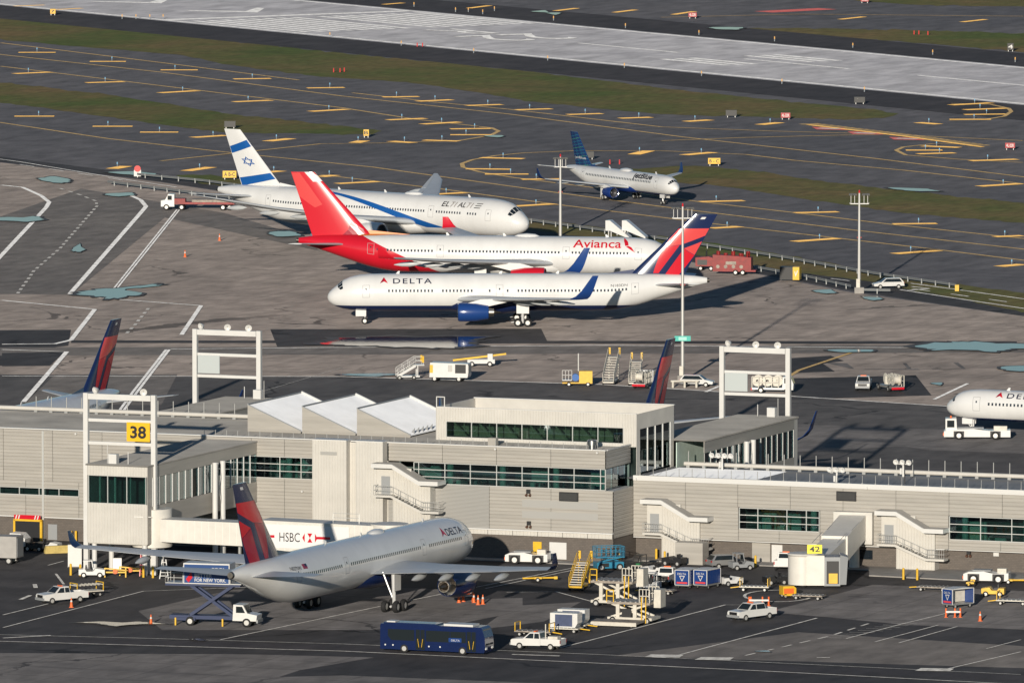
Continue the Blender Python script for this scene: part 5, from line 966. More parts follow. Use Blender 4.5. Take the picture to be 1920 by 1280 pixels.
def tractor(px, py, hd, label, L_=2.6, cabin=True, mt=None, name='baggage_tractor'):
    o = thing(name, label, 'tractor', px, py, hd); mt = mt or m_vw; h = L_ / 2
    part(o, 'chassis', MB().prism([(h, .35), (h, .95), (h * .3, 1.1), (h * .1, .75), (-h * .4, .75), (-h * .5, 1.0), (-h, 1.0), (-h, .35)], -.75, .75), mt)
    if cabin: c = part(o, 'cab_frame', MB().bar((.2, .65, 1.0), (0, .6, 1.95), .08).bar((.2, -.65, 1.0), (0, -.6, 1.95), .08).bar((-h * .6, .65, 1.0), (-h * .6, .6, 1.95), .08).bar((-h * .6, -.65, 1.0), (-h * .6, -.6, 1.95), .08).box(-h * .65, .1, -.7, .7, 1.93, 2.02), mt); MB().box(.1, .13, -.55, .55, 1.05, 1.85).obj('windscreen', m_vg, c)
    part(o, 'seat', MB().box(-h * .45, -h * .05, -.4, .4, .75, 1.0).box(-h * .5, -h * .4, -.4, .4, 1.0, 1.4), m_black); wheels(o, (h * .62, -h * .62), .68, .33, .26); return o
def pushback(px, py, hd, label, L_=5.2, cab=False):
    o = thing('pushback_tractor', label, 'tractor', px, py, hd); h = L_ / 2
    part(o, 'hull', MB().prism([(h, .35), (h, 1.1), (h * .75, 1.35), (h * .1, 1.4), (-h * .35, 1.15), (-h, 1.25), (-h, .35)], -1.2, 1.2), m_vw); part(o, 'deck_cover', MB().box(-h * .2, h * .6, -.9, .9, 1.4, 1.52), m_grey)
    for x in (h * .55, -h * .55):
        for s_ in (-1, 1): part(o, 'wheel_arch', MB().box(x - .68, x + .68, s_ * 1.21 - .02, s_ * 1.21 + .02, .3, 1.12), m_dark)
    wheels(o, (h * .55, -h * .55), 1.12, .55, .36)
    part(o, 'bumper', MB().box(h, h + .12, -1.0, 1.0, .5, .85), m_orp)
    if cab: c = part(o, 'cab', MB().prism([(h * .95, 1.3), (h * .9, 2.25), (h * .4, 2.3), (h * .35, 1.3)], -.2, 1.1), m_vw); MB().box(h * .42, h * .88, 1.1, 1.13, 1.45, 2.15).obj('side_window', m_vg, c)
    else: part(o, 'seat_pod', MB().box(-h * .9, -h * .5, .1, 1.0, 1.2, 1.75), m_cream)
    return o
def dolly(px, py, hd, label, L_=4.0, wd=1.7, h=.55, mt=None, posts=False):
    o = thing('cargo_dolly', label, 'dolly', px, py, hd); part(o, 'deck', MB().box(-L_ / 2, L_ / 2, -wd / 2, wd / 2, h - .12, h), mt or m_rusty); part(o, 'drawbar', MB().bar((L_ / 2, 0, h - .1), (L_ / 2 + 1.1, 0, .35), .1), m_yelp)
    for k in range(7): x = -L_ / 2 + .3 + k * (L_ - .6) / 6; unit_box('roller', x - .06, x + .06, -wd / 2 + .1, wd / 2 - .1, h, h + .06, m_steel, o)
    if posts:
        for x in (-L_ / 2 + .1, L_ / 2 - .1): part(o, 'end_rack', MB().bar((x, -wd / 2, h), (x, -wd / 2, h + .9), .08).bar((x, wd / 2, h), (x, wd / 2, h + .9), .08).bar((x, -wd / 2, h + .9), (x, wd / 2, h + .9), .08), m_yelp)
    wheels(o, (L_ * .36, -L_ * .36), wd / 2 - .1, .24, .18); return o
def cart(px, py, hd, label, mt, opened=False):
    """roofed baggage cart with printed end"""
    o = thing('baggage_cart', label, 'baggage cart', px, py, hd); L_, wd = 3.2, 1.7
    part(o, 'chassis', MB().box(-L_ / 2, L_ / 2, -wd / 2, wd / 2, .4, .55), m_steel); part(o, 'roof', MB().prism([(-L_ / 2, 2.15), (L_ / 2, 2.15), (L_ / 2, 2.22), (0, 2.32), (-L_ / 2, 2.22)], -wd / 2, wd / 2), m_wht)
    for x in (-L_ / 2, L_ / 2 - .06):
        e = part(o, 'end_panel', MB().box(x, x + .06, -wd / 2, wd / 2, .55, 2.15), mt); sx = x - .012 if x < 0 else x + .072
        mp = (lambda q, t: Vector((sx, wd / 2 - .2 - q, .8 + t))) if x < 0 else (lambda q, t: Vector((sx, -wd / 2 + .2 + q, .8 + t)))
        text_on('lettering', 'DELTA', lambda q, t: mp(q + .1, t + .85), m_wht, e, width=1.05, height=.24)
        decal('emblem', [[(.3, .75), (1.0, .75), (.65, .1)]], mp, m_wht, e, 9); decal('emblem_inner', [[(.42, .68), (.88, .68), (.65, .25)]], lambda q, t: mp(q, t) + Vector((-.006 if x < 0 else .006, 0, 0)), mt, e, 9); decal('stripe', [[(0, -.15), (1.3, -.15), (1.3, .05), (0, .05)]], mp, m_redl, e, 9)
    for s_ in (-1, 1):
        if opened and s_ < 0: part(o, 'inner_back', MB().box(-L_ / 2 + .1, L_ / 2 - .1, .5, .55, .6, 2.1), m_cream); continue
        for k in range(3): part(o, 'curtain', MB().box(-L_ / 2 + .08 + k * 1.03, -L_ / 2 + 1.06 + k * 1.03, s_ * wd / 2 - .02, s_ * wd / 2 + .02, .6, 2.12), mt)
    for x in (-L_ / 2, L_ / 2):
        for s_ in (-1, 1): part(o, 'corner_post', MB().box(x - .04, x + .04, s_ * wd / 2 - .04, s_ * wd / 2 + .04, .5, 2.2), m_wht)
    part(o, 'drawbar', MB().bar((L_ / 2, 0, .45), (L_ / 2 + .9, 0, .35), .08), m_steel); wheels(o, (1.1, -1.1), .7, .25, .18); return o
def rails(r, pts, h=1.1, step=.9, t=.05):
    for p, q in zip(pts, pts[1:]):
        p = Vector(p); q = Vector(q); n = max(1, int((q - p).length / step)); up = Vector((0, 0, h))
        for k in range(n + 1): e = p.lerp(q, k / n); r.bar(e, e + up, t)
        r.bar(p + up, q + up, t).bar(p + up / 2, q + up / 2, t)
    return r
def airstairs(px, py, hd, label, h=3.4, mt=None, name='passenger_stairs', mast=False):
    """wheeled boarding stairs climbing along +x"""
    o = thing(name, label, 'stairs', px, py, hd); mt = mt or m_vw; L_ = h * 1.25
    for k in range(10): unit_box('step', -L_ / 2 + L_ * k / 10, -L_ / 2 + L_ * (k + 1) / 10, -.7, .7, .5 + (h - .5) * (k + 1) / 10 - .08, .5 + (h - .5) * (k + 1) / 10, m_cream, o)
    for s_ in (-1, 1): part(o, 'stringer', MB().bar((-L_ / 2, s_ * .75, .45), (L_ / 2, s_ * .75, h - .1), .08, .35), mt); part(o, 'handrail', rails(MB(), [(-L_ / 2, s_ * .75, .5), (L_ / 2, s_ * .75, h), (L_ / 2 + 1.1, s_ * .75, h)], 1.05), mt)
    part(o, 'platform', MB().box(L_ / 2, L_ / 2 + 1.2, -.8, .8, h - .12, h), mt); [part(o, 'platform_guard', MB().box(L_ / 2 + .9, L_ / 2 + 1.15, min(s_ * .55, s_ * .82), max(s_ * .55, s_ * .82), h + .3, h + 1.2), m_yelp) for s_ in (-1, 1)]
    part(o, 'chassis', MB().box(-L_ / 2, L_ / 2 + .6, -.7, .7, .3, .5), mt); part(o, 'support_frame', MB().bar((L_ / 2 + .3, .65, .4), (L_ / 2 + .3, .65, h - .1), .12).bar((L_ / 2 + .3, -.65, .4), (L_ / 2 + .3, -.65, h - .1), .12).bar((L_ / 2 + .3, -.65, .6), (L_ / 2 + .3, .65, h - .3), .07), mt); wheels(o, (L_ * .4, -L_ * .4), .75, .28, .2); return o
# --- near apron
o = thing('shuttle_bus', 'dark blue low-floor shuttle bus driving along the front service road', 'bus', 818, 1229, -21.5); L_, hw = 12.2, 1.27
bd = part(o, 'body', MB().prism([(-6.1, .35), (6.0, .35), (6.15, .9), (6.1, 2.0), (5.75, 3.0), (5.5, 3.12), (-6.0, 3.12), (-6.1, 2.9)], -hw, hw), m_bus)
for s_ in (-1, 1):
    for k, (a, b) in enumerate(((-5.2, -2.1), (-.75, 2.05), (2.1, 3.9))):
        y = s_ * (hw + .012); pts = [(a, 1.35), (b, 1.35), (b, 2.55), (a if k else a - .3, 2.55)] if k else [(a + .4, 1.35), (b, 1.35), (b, 2.55), (a, 2.55), (a, 1.8)]
        MB().add([(x, y, z) for x, z in pts], [tuple(range(len(pts)))]).obj('side_window', m_vg, bd)
    if s_ < 0:
        for a in (-1.95, 4.0):
            d = MB().box(a, a + 1.1, -hw - .03, -hw, .42, 2.6).obj('door', m_vg, bd); MB().box(a + .52, a + .58, -hw - .05, -hw - .03, .42, 2.6).box(a - .03, a + .03, -hw - .05, -hw - .03, .42, 2.6).box(a + 1.07, a + 1.13, -hw - .05, -hw - .03, .42, 2.6).obj('door_frame', m_bus, d); MB().bar((a + .4, -hw - .06, .7), (a + .25, -hw - .06, 1.6), .04).bar((a + .7, -hw - .06, .7), (a + .85, -hw - .06, 1.6), .04).obj('door_handrail', m_yelp, d)
    text_on('lettering', 'DELTA', lambda q, t: Vector((2.2 + q, s_ * (hw + .03), 1.5 + t)) if s_ < 0 else Vector((3.4 - q, hw + .03, 1.5 + t)), m_wht, bd, width=1.0, height=.2); MB().box(1.9, 3.4, s_ * (hw + .018) - .004, s_ * (hw + .018) + .004, 1.4, 1.85).obj('logo_panel', m_blue_p, bd)
    for x in (-5.5, -4.6, -.4, .9): part(bd, 'marker_reflector', MB().box(x - .08, x + .08, s_ * (hw + .015) - .01, s_ * (hw + .015) + .01, .75, .9), m_head)
MB().add([(6.17, -1.1, 1.15), (6.17, 1.1, 1.15), (5.82, 1.0, 2.85), (5.82, -1.0, 2.85)], [(0, 1, 2, 3)]).obj('windscreen', m_vg, bd); part(bd, 'roof_unit', MB().box(1.2, 4.6, -.95, .95, 3.12, 3.32), m_wht); part(bd, 'roof_unit', MB().box(-5.8, .4, -1.0, 1.0, 3.12, 3.24), m_bus); part(bd, 'roof_vent', MB().box(-5.6, -4.6, -.6, .6, 3.24, 3.34), m_wht)
for s_ in (-1, 1): part(bd, 'headlight', MB().box(6.08, 6.2, s_ * .9 - .2, s_ * .9 + .2, .7, .95), m_head)
wheels(o, (3.5, -3.3), hw - .12, .48, .3)
pickup(1010, 1222, 158.5, 'white pickup with boxes and yellow pole in its bed behind the bus', load=True)
pickup(1413, 1166, 222, 'white crew-cab pickup driving alone on the open apron', crew=True)
pickup(112, 1134, 212, 'white pickup towing a ladder-rack trailer past the glazed end room', crew=False)
pickup(1252, 1098, 75, 'white pickup with black tailgate beside the blue baggage carts', dark=True)
pickup(1476, 1070, 80, 'white pickup half hidden behind the round bridge cab')
suv(1364, 1068, 25, 'silver hatchback parked against the block wall by the orange lockers', m_sil)
o = dolly(158, 1122, 212, 'low trailer of cream ladder racks behind a white pickup', 3.6, 1.6, .7, m_cream, True); o.name = 'rack_trailer'
for k in range(8): unit_box('rack_rung', -1.7 + k * .48, -1.6 + k * .48, -.8, .8, 1.3, 1.42, m_cream, o)
# catering truck with raised body
o = thing('catering_truck', 'navy scissor-lift catering truck with white cab and raised advertising box', 'truck', 400, 1177, -14)
part(o, 'chassis', MB().box(-5.0, 2.4, -.9, .9, .75, 1.15).box(-4.2, -2.0, -1.1, 1.1, .6, .9), m_chn); part(o, 'cab', MB().prism([(2.3, .7), (5.0, .7), (5.1, 1.35), (4.0, 1.55), (3.5, 2.45), (2.4, 2.5)], -1.1, 1.1), m_vw)
for s_ in (-1, 1): part(o, 'side_window', MB().add([(2.7, s_ * 1.115, 1.6), (3.75, s_ * 1.115, 1.6), (3.4, s_ * 1.115, 2.3), (2.7, s_ * 1.115, 2.3)], [(0, 1, 2, 3)]), m_vg)
part(o, 'windscreen', MB().add([(4.02, -.95, 1.58), (4.02, .95, 1.58), (3.56, .9, 2.4), (3.56, -.9, 2.4)], [(0, 1, 2, 3)]), m_vg); part(o, 'bumper', MB().box(5.0, 5.2, -1.1, 1.1, .5, .85), m_grey)
for y in (-.85, .85):
    part(o, 'scissor_arm', MB().bar((-2.6, y, 1.2), (2.2, y * .92, 4.5), .3, .34), m_chn); part(o, 'scissor_arm', MB().bar((2.2, y * .8, 1.2), (-2.6, y * .75, 4.5), .3, .34), m_chn)
part(o, 'lift_frame', MB().box(-5.4, 3.2, -1.15, 1.15, 4.45, 4.7), m_chn); bxx = part(o, 'cargo_box', MB().box(-3.3, 2.0, -1.2, 1.2, 4.7, 7.0), m_wht)
MB().box(-3.2, 1.9, -1.225, -1.2, 4.8, 6.85).obj('advert_panel', mat('advert_blue', (.012, .06, .21), .35), bxx)
for t_, u, z, wd, h in (('DELTA', .0, 6.25, 1.5, .28), ('BETTER', -2.0, 5.45, 2.0, .4), ('FOR NEW YORK.', -2.0, 4.95, 3.6, .38)): text_on('lettering', t_, lambda q, t: Vector((u + q, -1.24, z + t)), m_wht, bxx, width=wd, height=h, bold=.015)
decal('emblem', [[(-3.0, 5.2), (-2.4, 6.0), (-2.25, 5.4), (-2.7, 4.85)]], lambda q, t: Vector((q, -1.24, t)), m_redp, bxx, 9); part(o, 'front_platform', MB().box(2.0, 3.3, -1.1, 1.1, 4.7, 4.8), m_steel); part(o, 'platform_rail', rails(MB(), [(2.05, -1.1, 4.8), (3.3, -1.1, 4.8), (3.3, 1.1, 4.8)]), m_steel); part(o, 'rear_platform', rails(MB().box(-5.4, -3.3, -1.1, 1.1, 4.7, 4.78), [(-5.4, 1.1, 4.78), (-5.4, -1.1, 4.78), (-3.4, -1.1, 4.78)]), m_steel)
wheels(o, (3.9, -2.6), .98, .52, .32)
for x in (-4.2, 1.2): part(o, 'outrigger', MB().box(x - .08, x + .08, -1.3, -1.1, .05, .9), m_yelp)
# cab tractor under the arm, gate and dock
tractor(168, 1086, 0, 'white cab tractor parked in front of the yellow equipment racks', 3.0, True)
o = thing('dock_gate', 'yellow dock door frame with red-and-white striped header board', 'gate', 48, 1016, -21.5); part(o, 'frame', MB().box(-1.85, -1.6, -.2, .1, 0, 2.5).box(1.6, 1.85, -.2, .1, 0, 2.5).box(-1.85, 1.85, -.2, .1, 2.3, 2.55), m_yelp); part(o, 'doorway', MB().box(-1.6, 1.6, -.1, .05, 0, 2.3), m_dark); part(o, 'header_board', MB().box(-1.7, 1.7, -.3, -.2, 2.55, 3.05), m_redp)
for k in (-1.4, -1.05, 1.05, 1.4): part(o, 'header_stripe', MB().add([(k - .15, -.31, 2.56), (k, -.31, 2.56), (k + .15, -.31, 3.04), (k, -.31, 3.04)], [(0, 1, 2, 3)]), m_wht)
o = thing('box_truck', 'grey box truck at the concourse wall beside a smaller white truck', 'truck', 5, 1060, -18); part(o, 'cargo_box', MB().box(-5, 1.8, -1.2, 1.2, .8, 3.3), mat('truck_grey', (.40, .38, .36), .5, var=.1)); part(o, 'rear_door', MB().box(1.8, 1.85, -1.0, 1.0, .9, 3.1), m_grey); wheels(o, (.8, -2.5), 1.0, .45)
o = thing('service_truck', 'white open-backed service truck near the dock door', 'truck', 25, 1035, -18); part(o, 'body', MB().prism([(-3, .6), (1.4, .6), (1.5, 1.5), (.9, 2.1), (-.4, 2.15), (-.5, 1.4), (-3, 1.4)], -1, 1), m_vw); part(o, 'side_window', MB().box(-.3, .8, -1.02, -1.0, 1.45, 2.0), m_vg); wheels(o, (.8, -2.2), .95, .42)
tractor(62, 1036, -20, 'black baggage tractor between the white truck and yellow barrier', 2.4, False, m_black); tractor(88, 1036, -20, 'low white baggage tractor beside the yellow barrier', 2.6, False)
o = tag(MB().prism([(-1.9, 0), (1.9, 0), (1.9, .3), (1.75, .9), (-1.75, .9), (-1.9, .3)], -.25, .25).obj('barrier', mat('barrier_yellow', (.62, .47, .16), .6, var=.2, vs=2)), 'pale yellow concrete barrier lying beyond the drive lane', 'barrier'); o.location = G(108, 1040); o.rotation_euler = (0, 0, R(20))
bol = MB().cyl((0, 0, 0), (0, 0, 1.25), .14, .14, 12).lathe([(1.25, .14), (1.33, .1), (1.36, .01)], (0, 0, 0), (0, 0, 1), 12).mesh('bollard', m_yelp, 40)
for i, (px, py, l_) in enumerate(((128, 1082, 'beside the white equipment cabinet'), (146, 1083, 'between the cabinet and the cab tractor'), (265, 1086, 'left of the gantry post'), (283, 1087, 'right of the gantry post'), (129, 1019, 'at the block wall beyond the barrier'), (138, 1019, 'at the block wall near the room column'), (1419, 1066, 'in front of the roller door beside bridge 42'), (1698, 1090, 'at the left foot of the far stair tower'), (1724, 1091, 'at the right of the far stair cabinet'), (1232, 1053, 'by the stair near the utility cart'), (1248, 1058, 'before the stair store'), (1163, 1062, 'beside the blue lift'))):
    tag(mobj('bollard', bol, None, G(px, py)), 'yellow bollard ' + l_, 'bollard', 'yellow bollards')
for i, (px, py, sx, sz, mt, nm, lb) in enumerate(((136, 1066, 1.6, 2.6, m_wht, 'equipment_cabinet', 'tall white equipment cabinet beside the left gantry post'), (216, 1080, 1.0, 1.9, m_steel, 'equipment_cabinet', 'grey electrical cabinet under the glazed end room'))):
    o = tag(empty(nm, G(px, py)), lb, 'cabinet'); part(o, 'body', MB().box(-sx / 2, sx / 2, -.4, .4, .1, sz), mt); part(o, 'door', MB().box(-sx / 2 + .08, sx / 2 - .08, -.42, -.4, .25, sz - .12), mt); part(o, 'plinth', MB().box(-sx / 2 - .05, sx / 2 + .05, -.45, .45, 0, .1), m_kerb)
for k, (px, py) in enumerate(((212, 1086), (240, 1083))):
    o = tag(empty('equipment_rack', G(px, py)), ('low yellow pipe rack with yellow valves beside the cab tractor', 'yellow tow head rack under the white end room')[k], 'rack'); part(o, 'frame', MB().bar((-1.2, 0, .6), (1.2, 0, .6), .16).bar((-1.2, 0, 0), (-1.2, 0, 1.1), .14).bar((1.2, 0, 0), (1.2, 0, 1.1), .14).bar((-1.2, 0, 1.05), (1.2, -.2, .85), .14), m_yelp); part(o, 'valve', MB().cyl((0, -.3, .7), (0, .3, .7), .28, .28, 10), m_orp)
o = tag(empty('step_ladder', G(304, 1088)), 'white A-frame step ladder standing under the boarding bridge', 'ladder'); part(o, 'front_frame', MB().bar((-.5, -.5, 0), (-.2, 0, 2.2), .1).bar((.5, -.5, 0), (.2, 0, 2.2), .1), m_wht); part(o, 'rear_frame', MB().bar((-.5, .6, 0), (-.2, 0, 2.2), .08).bar((.5, .6, 0), (.2, 0, 2.2), .08), m_wht)
for k in range(5): part(o, 'rung', MB().bar((-.45 + k * .05, -.42 + k * .09, .35 + k * .38), (.45 - k * .05, -.42 + k * .09, .35 + k * .38), .08), m_wht)
red = tag(empty('red_ladder', G(262, 1084)), 'red ladder leaning among racks under the end room', 'ladder'); part(red, 'rails', MB().bar((-.25, 0, 0), (-.1, .3, 2.8), .09).bar((.25, 0, 0), (.4, .3, 2.8), .09), m_redp)
for k in range(8): part(red, 'rung', MB().bar((-.23 + k * .018, k * .036, .3 + k * .33), (.27 + k * .018, k * .036, .3 + k * .33), .05), m_redp)
# loaders, containers, right-hand apron
def loader(px, py, label, dz):
    o = thing('cargo_loader', label, 'cargo loader', px, py, -20)
    part(o, 'deck', MB().box(-2.6, 2.4, -1.6, 1.6, 2.0 + dz, 2.25 + dz), m_rusty); part(o, 'lower_frame', MB().box(-2.6, 2.6, -1.5, 1.5, .45, .75), m_cream)
    for k in range(8): unit_box('roller', -2.4 + k * .6, -2.2 + k * .6, -1.45, 1.45, 2.25 + dz, 2.32 + dz, m_steel, o)
    for s_ in (-1, 1):
        part(o, 'scissor_arm', MB().bar((-2.2, s_ * 1.3, .75), (2.0, s_ * 1.3, 2.0 + dz), .22), m_cream); part(o, 'scissor_arm', MB().bar((2.0, s_ * 1.15, .75), (-2.2, s_ * 1.15, 2.0 + dz), .22), m_cream)
        part(o, 'side_rail', rails(MB(), [(1.2, s_ * 1.6, 2.25 + dz), (2.4, s_ * 1.6, 2.25 + dz)], 1.5, .4, .08), m_cream)
    part(o, 'support_leg', MB().box(-1.6, -1.2, -1.5, -1.2, .75, 2.0 + dz), m_cream); part(o, 'support_leg', MB().box(.4, .8, -1.5, -1.2, .75, 2.0 + dz), m_cream); part(o, 'engine_cover', MB().box(-.9, .2, -1.5, -1.0, .75, 1.7), m_black)
    part(o, 'control_rail', rails(MB(), [(-2.6, -1.7, 2.25 + dz), (-1.8, -1.7, 2.25 + dz)], 1.3, .4, .1), m_yelp); part(o, 'access_ladder', MB().bar((1.5, -1.75, .2), (1.5, -1.75, 2.9 + dz), .1).bar((2.0, -1.75, .2), (2.0, -1.75, 2.9 + dz), .1), m_yelp); part(o, 'cab', MB().box(2.4, 3.2, -.2, 1.5, 1.6 + dz, 3.6 + dz), m_cream)
    wheels(o, (-2.0, 2.0), 1.4, .4); return o
loader(1158, 1140, 'cream cargo loader with raised deck, farther of the pair beside the yellow steps', .7); loader(1190, 1172, 'cream cargo loader nearer the container dolly, with a flat front platform', .2)
o = thing('loader_platform', 'flat worn loader platform resting low in front of the cream loaders', 'platform', 1160, 1178, -20); part(o, 'deck', MB().box(-3.0, 2.6, -1.4, 1.4, .35, .6), m_rusty); part(o, 'skirt', MB().box(-3.02, 2.62, -1.42, -1.4, .15, .55), m_cream); wheels(o, (-2, 2), 1.2, .2, .2)
for k, (px, py) in enumerate(((1062, 1190), (1076, 1183))):
    d = dolly(px, py, -20, ('cargo dolly under the nearer white container', 'cargo dolly under the farther white container')[k], 3.4, 1.9, .55, m_cream); o = tag(empty('cargo_container', G(px, py), R(-20)), ('white cargo container with blue-grey curtain front on the nearer dolly', 'white cargo container partly hidden behind the nearer one')[k], 'container')
    part(o, 'shell', MB().prism([(-1.55, .62), (1.3, .62), (1.6, 1.1), (1.6, 2.2), (-1.55, 2.2)], -.8, .8), m_vw); part(o, 'curtain', MB().box(-1.0, 1.0, -.83, -.8, .75, 2.05), mat('curtain_blue', (.06, .08, .16), .6, var=.2, vs=2)); part(o, 'frame', MB().box(-1.58, -1.45, -.84, -.8, .62, 2.2).box(1.02, 1.15, -.84, -.8, .62, 2.2), m_wht)
dolly(1003, 1197, -20, 'flat cargo dolly with clutter beyond the loaded white pickup', 4.2, 1.7, .6, m_rusty, True)
o = thing('scissor_lift', 'sky blue scissor lift with caged platform at the block wall', 'lift', 1142, 1072, 15); part(o, 'chassis', MB().box(-1.6, 1.6, -.9, .9, .3, 1.0), m_cyan); part(o, 'engine_panel', MB().box(-1.3, -.2, -.93, -.9, .45, .9), m_black); part(o, 'scissor_arm', MB().bar((-1.3, -.5, 1.0), (1.3, -.5, 1.5), .14).bar((1.3, .5, 1.0), (-1.3, .5, 1.5), .14), m_cyan); part(o, 'platform', MB().box(-1.7, 1.7, -.85, .85, 1.5, 1.62), m_cyan); part(o, 'cage', rails(MB(), [(-1.7, -.85, 1.62), (1.7, -.85, 1.62), (1.7, .85, 1.62), (-1.7, .85, 1.62), (-1.7, -.85, 1.62)], 1.15, .55, .06), m_cyan); wheels(o, (1.1, -1.1), .85, .42)
o = thing('utility_cart', 'black off-road utility cart with green seats by the wall', 'utility cart', 1201, 1074, 150); part(o, 'body', MB().prism([(1.5, .45), (1.5, .95), (.6, 1.05), (.4, .6), (-.4, .6), (-.5, 1.0), (-1.5, 1.0), (-1.5, .45)], -.75, .75), m_black); part(o, 'roll_cage', MB().bar((.6, -.7, 1.0), (.3, -.65, 1.9), .07).bar((.6, .7, 1.0), (.3, .65, 1.9), .07).bar((-.5, -.7, 1.0), (-.5, -.65, 1.9), .07).bar((-.5, .7, 1.0), (-.5, .65, 1.9), .07).box(-.55, .35, -.7, .7, 1.86, 1.93), m_black); part(o, 'seat', MB().box(-.3, .2, -.6, .6, .7, .95), mat('seat_green', (.02, .16, .06), .6)); wheels(o, (1.0, -1.0), .7, .36)
tractor(1228, 1082, 150, 'white baggage tractor with open seat beside the utility cart', 2.8, False)
cart(1290, 1106, 68, 'blue baggage cart with white triangle print, first behind the white pickup', m_blue_p); cart(1328, 1106, 60, 'blue baggage cart with white triangle print, coupled to the small white tractor', m_blue_p); tractor(1372, 1102, 30, 'small white baggage tractor at the head of the blue carts', 2.5, False)
o = cart(1801, 1143, 40, 'blue baggage cart with open side and red cones at its end', m_blue_p, True)
dolly(1418, 1112, 170, 'flat dolly with amber pole beside bridge 42', 3.4, 1.6, .6, m_cream, True); o = thing('power_unit', 'small yellow ground power unit at the foot of bridge 42', 'generator', 1480, 1124, 20); part(o, 'housing', MB().prism([(-.8, .35), (.8, .35), (.8, 1.1), (.5, 1.35), (-.8, 1.35)], -.6, .6), m_yelp); part(o, 'grille', MB().box(-.7, .5, -.62, -.6, .5, 1.1), m_orp); wheels(o, (.5, -.5), .55, .24, .16)
pushback(1856, 1096, 170, 'white pushback tractor with orange bumper near the far stair tower'); pushback(990, 1060, 170, 'white pushback tractor behind the wing tip of the parked airliner', 5.0)
dolly(1905, 1138, 165, 'flat cream dolly with yellow post near the open blue cart', 3.6, 1.7, .6, m_cream, True)
def towbar(px, py, hd, label):
    o = thing('tow_bar', label, 'tow bar', px, py, hd); part(o, 'bar', MB().cyl((-1.9, 0, .4), (1.9, 0, .45), .1, .1, 10), m_yelp); part(o, 'carriage', MB().box(-.6, .3, -.45, .45, .35, .55), m_yelp); part(o, 'tow_head', MB().box(1.7, 2.1, -.25, .25, .3, .6), m_yelp); wheels(o, (-.2,), .5, .25, .14)
towbar(1011, 1094, 5, 'yellow tow bar lying before the wing tip of the parked airliner'); towbar(1900, 1098, -10, 'yellow tow bar hitched beside the pushback tractor'); towbar(1825, 1103, 80, 'short yellow tow bar standing before the pushback tractor')
o = airstairs(1087, 1108, 75, 'yellow maintenance steps on a braced frame near the wing tip', 2.9, m_yelp, 'maintenance_steps')
o = thing('storage_lockers', 'orange wall lockers behind the silver hatchback', 'locker', 1352, 1052, -21.5); part(o, 'body', MB().box(-1.6, 1.6, -.3, .3, .1, 1.9), mat('locker_orange', (.75, .36, .03), .5)); [part(o, 'notice', MB().box(x - .3, x + .3, -.32, -.3, .9, 1.6), m_wht) for x in (-.9, 0)]
# --- beyond the concourse
airstairs(760, 711, 10, 'white boarding stairs beside the long puddle', 2.0); o = thing('air_unit', 'boxy white air-conditioning trailer with louvred end', 'trailer', 844, 715, -12); part(o, 'housing', MB().prism([(-2.7, .6), (2.6, .6), (2.7, .9), (2.7, 2.5), (-2.6, 2.6)], -1.1, 1.1), m_vw); part(o, 'louvre', MB().box(2.7, 2.74, -.9, .9, 1.2, 2.3), m_louv); part(o, 'side_louvre', MB().box(.9, 2.4, -1.13, -1.1, 1.2, 2.4), m_dark); part(o, 'access_panel', MB().box(-.1, .5, -1.13, -1.1, 1.4, 2.3), m_louv); part(o, 'control_panel', MB().box(-2.64, -2.2, -1.13, -1.1, 1.2, 2.3), m_yelp); wheels(o, (-2.0, 1.4), .95, .4)
o = thing('belt_loader', 'white belt loader with yellow conveyor beyond the air-conditioning trailer', 'belt loader', 900, 687, 3); part(o, 'chassis', MB().box(-1.8, 2.0, -.8, .8, .45, 1.0), m_vw); part(o, 'conveyor', MB().bar((-3.8, 0, .9), (3.6, 0, 1.75), .7, .25), m_yelp); part(o, 'belt', MB().bar((-3.7, 0, 1.04), (3.5, 0, 1.89), .5, .04), m_black); part(o, 'cab', MB().box(1.0, 1.7, -.8, -.2, 1.0, 1.8), m_vw); wheels(o, (1.3, -1.2), .75, .38)
o = thing('generator_cart', 'yellow generator cart with white access steps on the far apron', 'generator', 1085, 724, 0); part(o, 'housing', MB().box(.1, 1.9, -.9, .9, .55, 2.1), m_yelp); part(o, 'hose_reel', MB().cyl((-.4, -.5, 1.2), (-.4, .5, 1.2), .5, .5, 14), mat('reel_blue', (.02, .12, .4), .5)); part(o, 'access_steps', rails(MB().box(-2.2, -.9, -.8, .8, .8, .9), [(-2.2, -.8, .9), (-.9, -.8, .9)], 1.3, .35), m_wht); part(o, 'chassis', MB().box(-2.2, 1.9, -.8, .8, .4, .55), m_yelp); wheels(o, (-1.3, 1.3), .75, .3); part(o, 'beacon_pole', MB().cyl((0, .5, 2), (0, .5, 4.4), .08, .08, 8), m_wht)
airstairs(1146, 720, 80, 'cream boarding stairs with yellow top guards, left of the hose truck', 3.5, m_cream); airstairs(1192, 722, 85, 'cream boarding stairs with yellow top guards, behind the hose truck', 3.0, m_cream)
